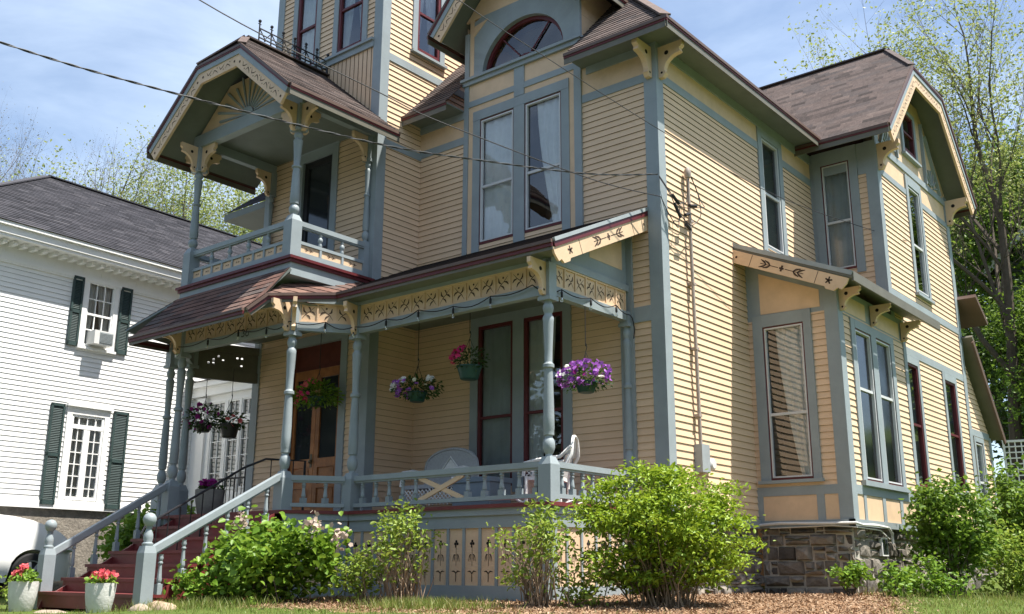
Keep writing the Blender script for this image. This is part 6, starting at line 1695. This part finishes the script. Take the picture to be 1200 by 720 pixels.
# ================================================================== BEHIND, ON THE RIGHT
def lattice(name, label, fr, w, h, step, diag, mat='white'):
    T = thing(name, tuple(fr.pt(w / 2, 0, 0)), label, 'lattice'); mb = MB()
    mb.box(fr, 0, .05, 0, h, -.02, .02); mb.box(fr, w - .05, w, 0, h, -.02, .02); mb.box(fr, .05, w - .05, h - .05, h, -.02, .02); build('frame', mb, M[mat], T, smooth=False); mb = MB()
    if diag: wicker_weave(mb, fr, .05, w - .05, .0, h - .05, step, .014)
    else:
        for i in range(1, int(w / step) + 1): mb.box(fr, i * step - .014, i * step + .014, 0, h, -.012, 0)
        for i in range(1, int(h / step) + 1): mb.box(fr, 0, w, i * step - .014, i * step + .014, 0, .012)
    build('slats', mb, M[mat], T, smooth=False)
lattice('trellis', 'white square trellis standing beyond the lean-to', Fr((1.32, 12.6, .2), (1, .25, 0)), .62, 2.75, .13, False)
lattice('lattice_fence', 'white diagonal lattice fence panel below the grey house', Fr((1.15, 16.0, 1.3), (1, .1, 0)), 3.4, 1.25, .17, True)
GH = thing('grey_house', (3.5, 27, 3.0), 'grey clapboard house half hidden by trees on the slope behind', 'house')
GF = Fr((0, 23.5, 0), (1, 0, 0), N=(0, -1, 0))
wall(GF, [rect(-.6, 8, 2.2, 10.2), [(-.6, 10.2), (8, 10.2), (3.7, 14.0)]], [(.15, 1.0, 5.9, 7.3)], ('grey_side', 'grey_edge_shade'), GH, .13, .014)
window(GF, .15, 1.0, 5.9, 7.3, parent=GH, sash='white', curtain=None, cas=(.12, .12, .14, .1), casmat='white')
mb = MB(); shingled(mb, [(-1.1, 23.0, 9.75), (-1.1, 31, 9.75), (3.7, 31, 14.1), (3.7, 23.0, 14.1)], m=0, mlip=1, munder=1); shingled(mb, [(8.5, 31, 9.75), (8.5, 23.0, 9.75), (3.7, 23.0, 14.1), (3.7, 31, 14.1)], m=0, mlip=1, munder=1); build('roof', mb, [M['roof_grey'], M['roof_edge']], GH, smooth=False)
mb = MB(); mb.beam((-1.1, 22.95, 9.75), (3.7, 22.95, 14.1), .06, .22); mb.beam((8.5, 22.95, 9.75), (3.7, 22.95, 14.1), .06, .22); mb.box(GF, -.65, -.45, 2.2, 10.0, -.05, .04); build('trim_board', mb, M['white'], GH, smooth=False)
mb = MB(); mb.abox(1.6, 9, 17.5, 17.9, 1.0, 3.7); tag(build('retaining_wall', mb, M['bark'], None, smooth=False), 'dark timber retaining wall behind the lattice fence', 'wall')

# ================================================================== TREES
tree('spring_tree', 'tall tree in pale new leaf rising behind the side wing, its trunk bare below', (.45, 17.6, .9), 17.5, 51, .64, .22, 6, 13000, .10, 'leaf_spring', first=.42, kids=(8, 5, 4, 3, 3), lsig=.14, gap=.45, group='trees behind the house', lean=(-.02, 0))
tree('spring_tree', 'slender pale-leaved tree behind the wing roof, thinner than the tall one', (-1.8, 22.0, 2.0), 18.0, 52, .74, .16, 6, 5000, .10, 'leaf_spring', first=.40, kids=(7, 5, 4, 3, 3), lsig=.18, group='trees behind the house')
tree('maple_tree', 'largest dense green maple, directly behind the side wing', (-.6, 26.0, 3.0), 12.5, 53, .75, .2, 5, 26000, .17, 'leaf_maple', first=.12, kids=(9, 5, 4, 3), lsig=.42, group='trees behind the house')
tree('maple_tree', 'dense green maple in front of the grey house', (4.2, 20.5, 2.6), 10.0, 54, .75, .16, 5, 20000, .15, 'leaf_maple', first=.2, kids=(8, 5, 4, 3), lsig=.36, group='trees behind the house')
tree('maple_tree', 'low dark maple between the lean-to and the grey house', (.4, 20.5, 2.4), 6.5, 55, .8, .12, 4, 16000, .14, 'leaf_dark', first=.08, kids=(9, 6, 5, 3), lsig=.4, group='trees behind the house')
tree('maple_tree', 'bright green maple close behind the lean-to roof', (2.0, 17.6, 1.6), 7.5, 57, .75, .10, 4, 16000, .12, 'leaf_maple', first=.15, kids=(9, 6, 5, 3), lsig=.34, group='trees behind the house')
tree('maple_tree', 'broad green maple high on the slope above the lean-to', (-2.6, 30.0, 4.0), 13.5, 58, .78, .2, 5, 22000, .19, 'leaf_maple', first=.1, kids=(9, 6, 4, 3), lsig=.45, group='trees behind the house')
tree('spring_tree', 'pale-leaved tree rising behind the grey house', (4.6, 26.0, 3.4), 16.5, 56, .74, .2, 6, 8000, .10, 'leaf_spring', first=.3, kids=(8, 6, 4, 3, 3), lsig=.2, group='trees behind the house')
tree('bare_tree', 'leafless spreading tree behind the ridge of the white house', (-34.5, 8.6, -.5), 21.4, 61, .88, .26, 6, 9000, .06, 'bud', first=.45, kids=(8, 6, 5, 4, 3), lsig=.12, group='trees behind the white house', bark='bark')
tree('bare_tree', 'leafless tree with the narrower crown, farther from the balcony', (-37.0, 4.6, -.5), 20.3, 62, .86, .22, 6, 9000, .06, 'bud', first=.4, kids=(8, 6, 5, 4, 3), lsig=.12, group='trees behind the white house', bark='bark_pale')
tree('budding_tree', 'yellow-green budding tree over the middle of the charcoal roof', (-32.5, 11.0, -.5), 21.5, 63, .82, .22, 6, 26000, .13, 'leaf_spring', first=.35, kids=(8, 6, 4, 3, 3), lsig=.28, group='trees behind the white house', bark='bark_pale')
tree('budding_tree', 'yellow-green budding tree seen through the balcony posts', (-29.0, 15.0, -.5), 22.5, 64, .82, .2, 6, 26000, .13, 'leaf_spring', first=.35, kids=(8, 6, 4, 3, 3), lsig=.28, group='trees behind the white house', bark='bark_pale')
tree('budding_tree', 'paler budding tree just beside the balcony roof', (-35.5, 14.0, -.5), 22.0, 65, .82, .22, 6, 16000, .12, 'leaf_spring', first=.35, kids=(8, 6, 4, 3, 3), lsig=.3, group='trees behind the white house', bark='bark_pale')
# unseen trees added to block low sky light off the porch, mirrored in panes
t0 = tree('sky_blocking_tree', 'unseen leafy tree added across the street to block low sky light', (2, -34, -1.6), 17, 66, .75, .24, 4, 5200, .62, 'leaf_blocker', first=.10, kids=(10, 6, 5, 3), lsig=.95, group='unseen trees added to block low sky light')
for k, (x, y, rz) in enumerate(((-9, -33, 1), (-20, -35, 2), (-31, -32, 3), (13, -33, 4), (24, -31, 5), (34, -24, 2.5), (40, -12, 1.5), (-42, -28, .5), (44, 2, 4.4))):
    c = t0.copy(); COL.objects.link(c); c.location = (x, y, -1.6); c.rotation_euler = (0, 0, rz)
    for ch in list(t0.children):
        q = ch.copy(); COL.objects.link(q); q.parent = c

# ================================================================== LIGHT, SKY, CAMERA
sun_dir = V3((1.0, .36, 2.5)).normalized()
L = bpy.data.lights.new('sun', 'SUN'); L.energy = 5.0; L.angle = math.radians(.55); L.color = (1.0, .95, .87)
so = bpy.data.objects.new('sun', L); COL.objects.link(so); so.rotation_euler = sun_dir.to_track_quat('Z', 'Y').to_euler(); so.location = (20, 10, 40)
w = bpy.data.worlds.new('World'); SC.world = w; w.use_nodes = True; nt = w.node_tree; nt.nodes.clear()
out = N_(nt, 'ShaderNodeOutputWorld'); bg = N_(nt, 'ShaderNodeBackground'); sky = N_(nt, 'ShaderNodeTexSky'); sky.sky_type = 'NISHITA'; sky.sun_disc = False
sky.sun_elevation = math.asin(sun_dir.z); sky.sun_rotation = math.atan2(sun_dir.x, sun_dir.y); sky.air_density = 1.0; sky.dust_density = .8; sky.ozone_density = 1.2
tc = N_(nt, 'ShaderNodeTexCoord'); mp = N_(nt, 'ShaderNodeMapping'); mp.inputs['Scale'].default_value = (1.2, 1.2, 3.2); nt.links.new(tc.outputs['Generated'], mp.inputs['Vector'])
nz = N_(nt, 'ShaderNodeTexNoise'); nz.inputs['Scale'].default_value = 2.6; nz.inputs['Detail'].default_value = 7; nz.inputs['Roughness'].default_value = .55; nz.inputs['Distortion'].default_value = .5; nt.links.new(mp.outputs[0], nz.inputs['Vector'])
rr = ramp(nt, [(.40, (.05, .05, .05)), (.85, (.38, .38, .38))]); nt.links.new(nz.outputs['Fac'], rr.inputs['Fac'])
mx = N_(nt, 'ShaderNodeMix', data_type='RGBA'); nt.links.new(rr.outputs['Color'], mx.inputs['Factor']); nt.links.new(sky.outputs[0], mx.inputs['A']); mx.inputs['B'].default_value = (9.5, 10.6, 11.5, 1)
nt.links.new(mx.outputs['Result'], bg.inputs['Color']); bg.inputs['Strength'].default_value = .09; nt.links.new(bg.outputs[0], out.inputs[0])
SC.view_settings.view_transform = 'Standard'; SC.view_settings.look = 'None'; SC.view_settings.gamma = 1; SC.view_settings.exposure = 1.2; SC.view_settings.use_curve_mapping = False
cam = bpy.data.cameras.new('camera'); co = bpy.data.objects.new('camera', cam); COL.objects.link(co)
cam.sensor_width = 36; cam.lens = 1176.945 * 36 / 1200; cam.clip_end = 600; cam.clip_start = .1
ya, pi_, ro = -.687587, .257709, .004498
fw = V3((math.sin(ya) * math.cos(pi_), math.cos(ya) * math.cos(pi_), math.sin(pi_))); rt = V3((math.cos(ya), -math.sin(ya), 0)); up = rt.cross(fw)
r2 = rt * math.cos(ro) + up * math.sin(ro); u2 = up * math.cos(ro) - rt * math.sin(ro)
co.matrix_world = Matrix(((r2.x, u2.x, -fw.x, 7.23395), (r2.y, u2.y, -fw.y, -12.27053), (r2.z, u2.z, -fw.z, 0.0), (0, 0, 0, 1)))
SC.camera = co
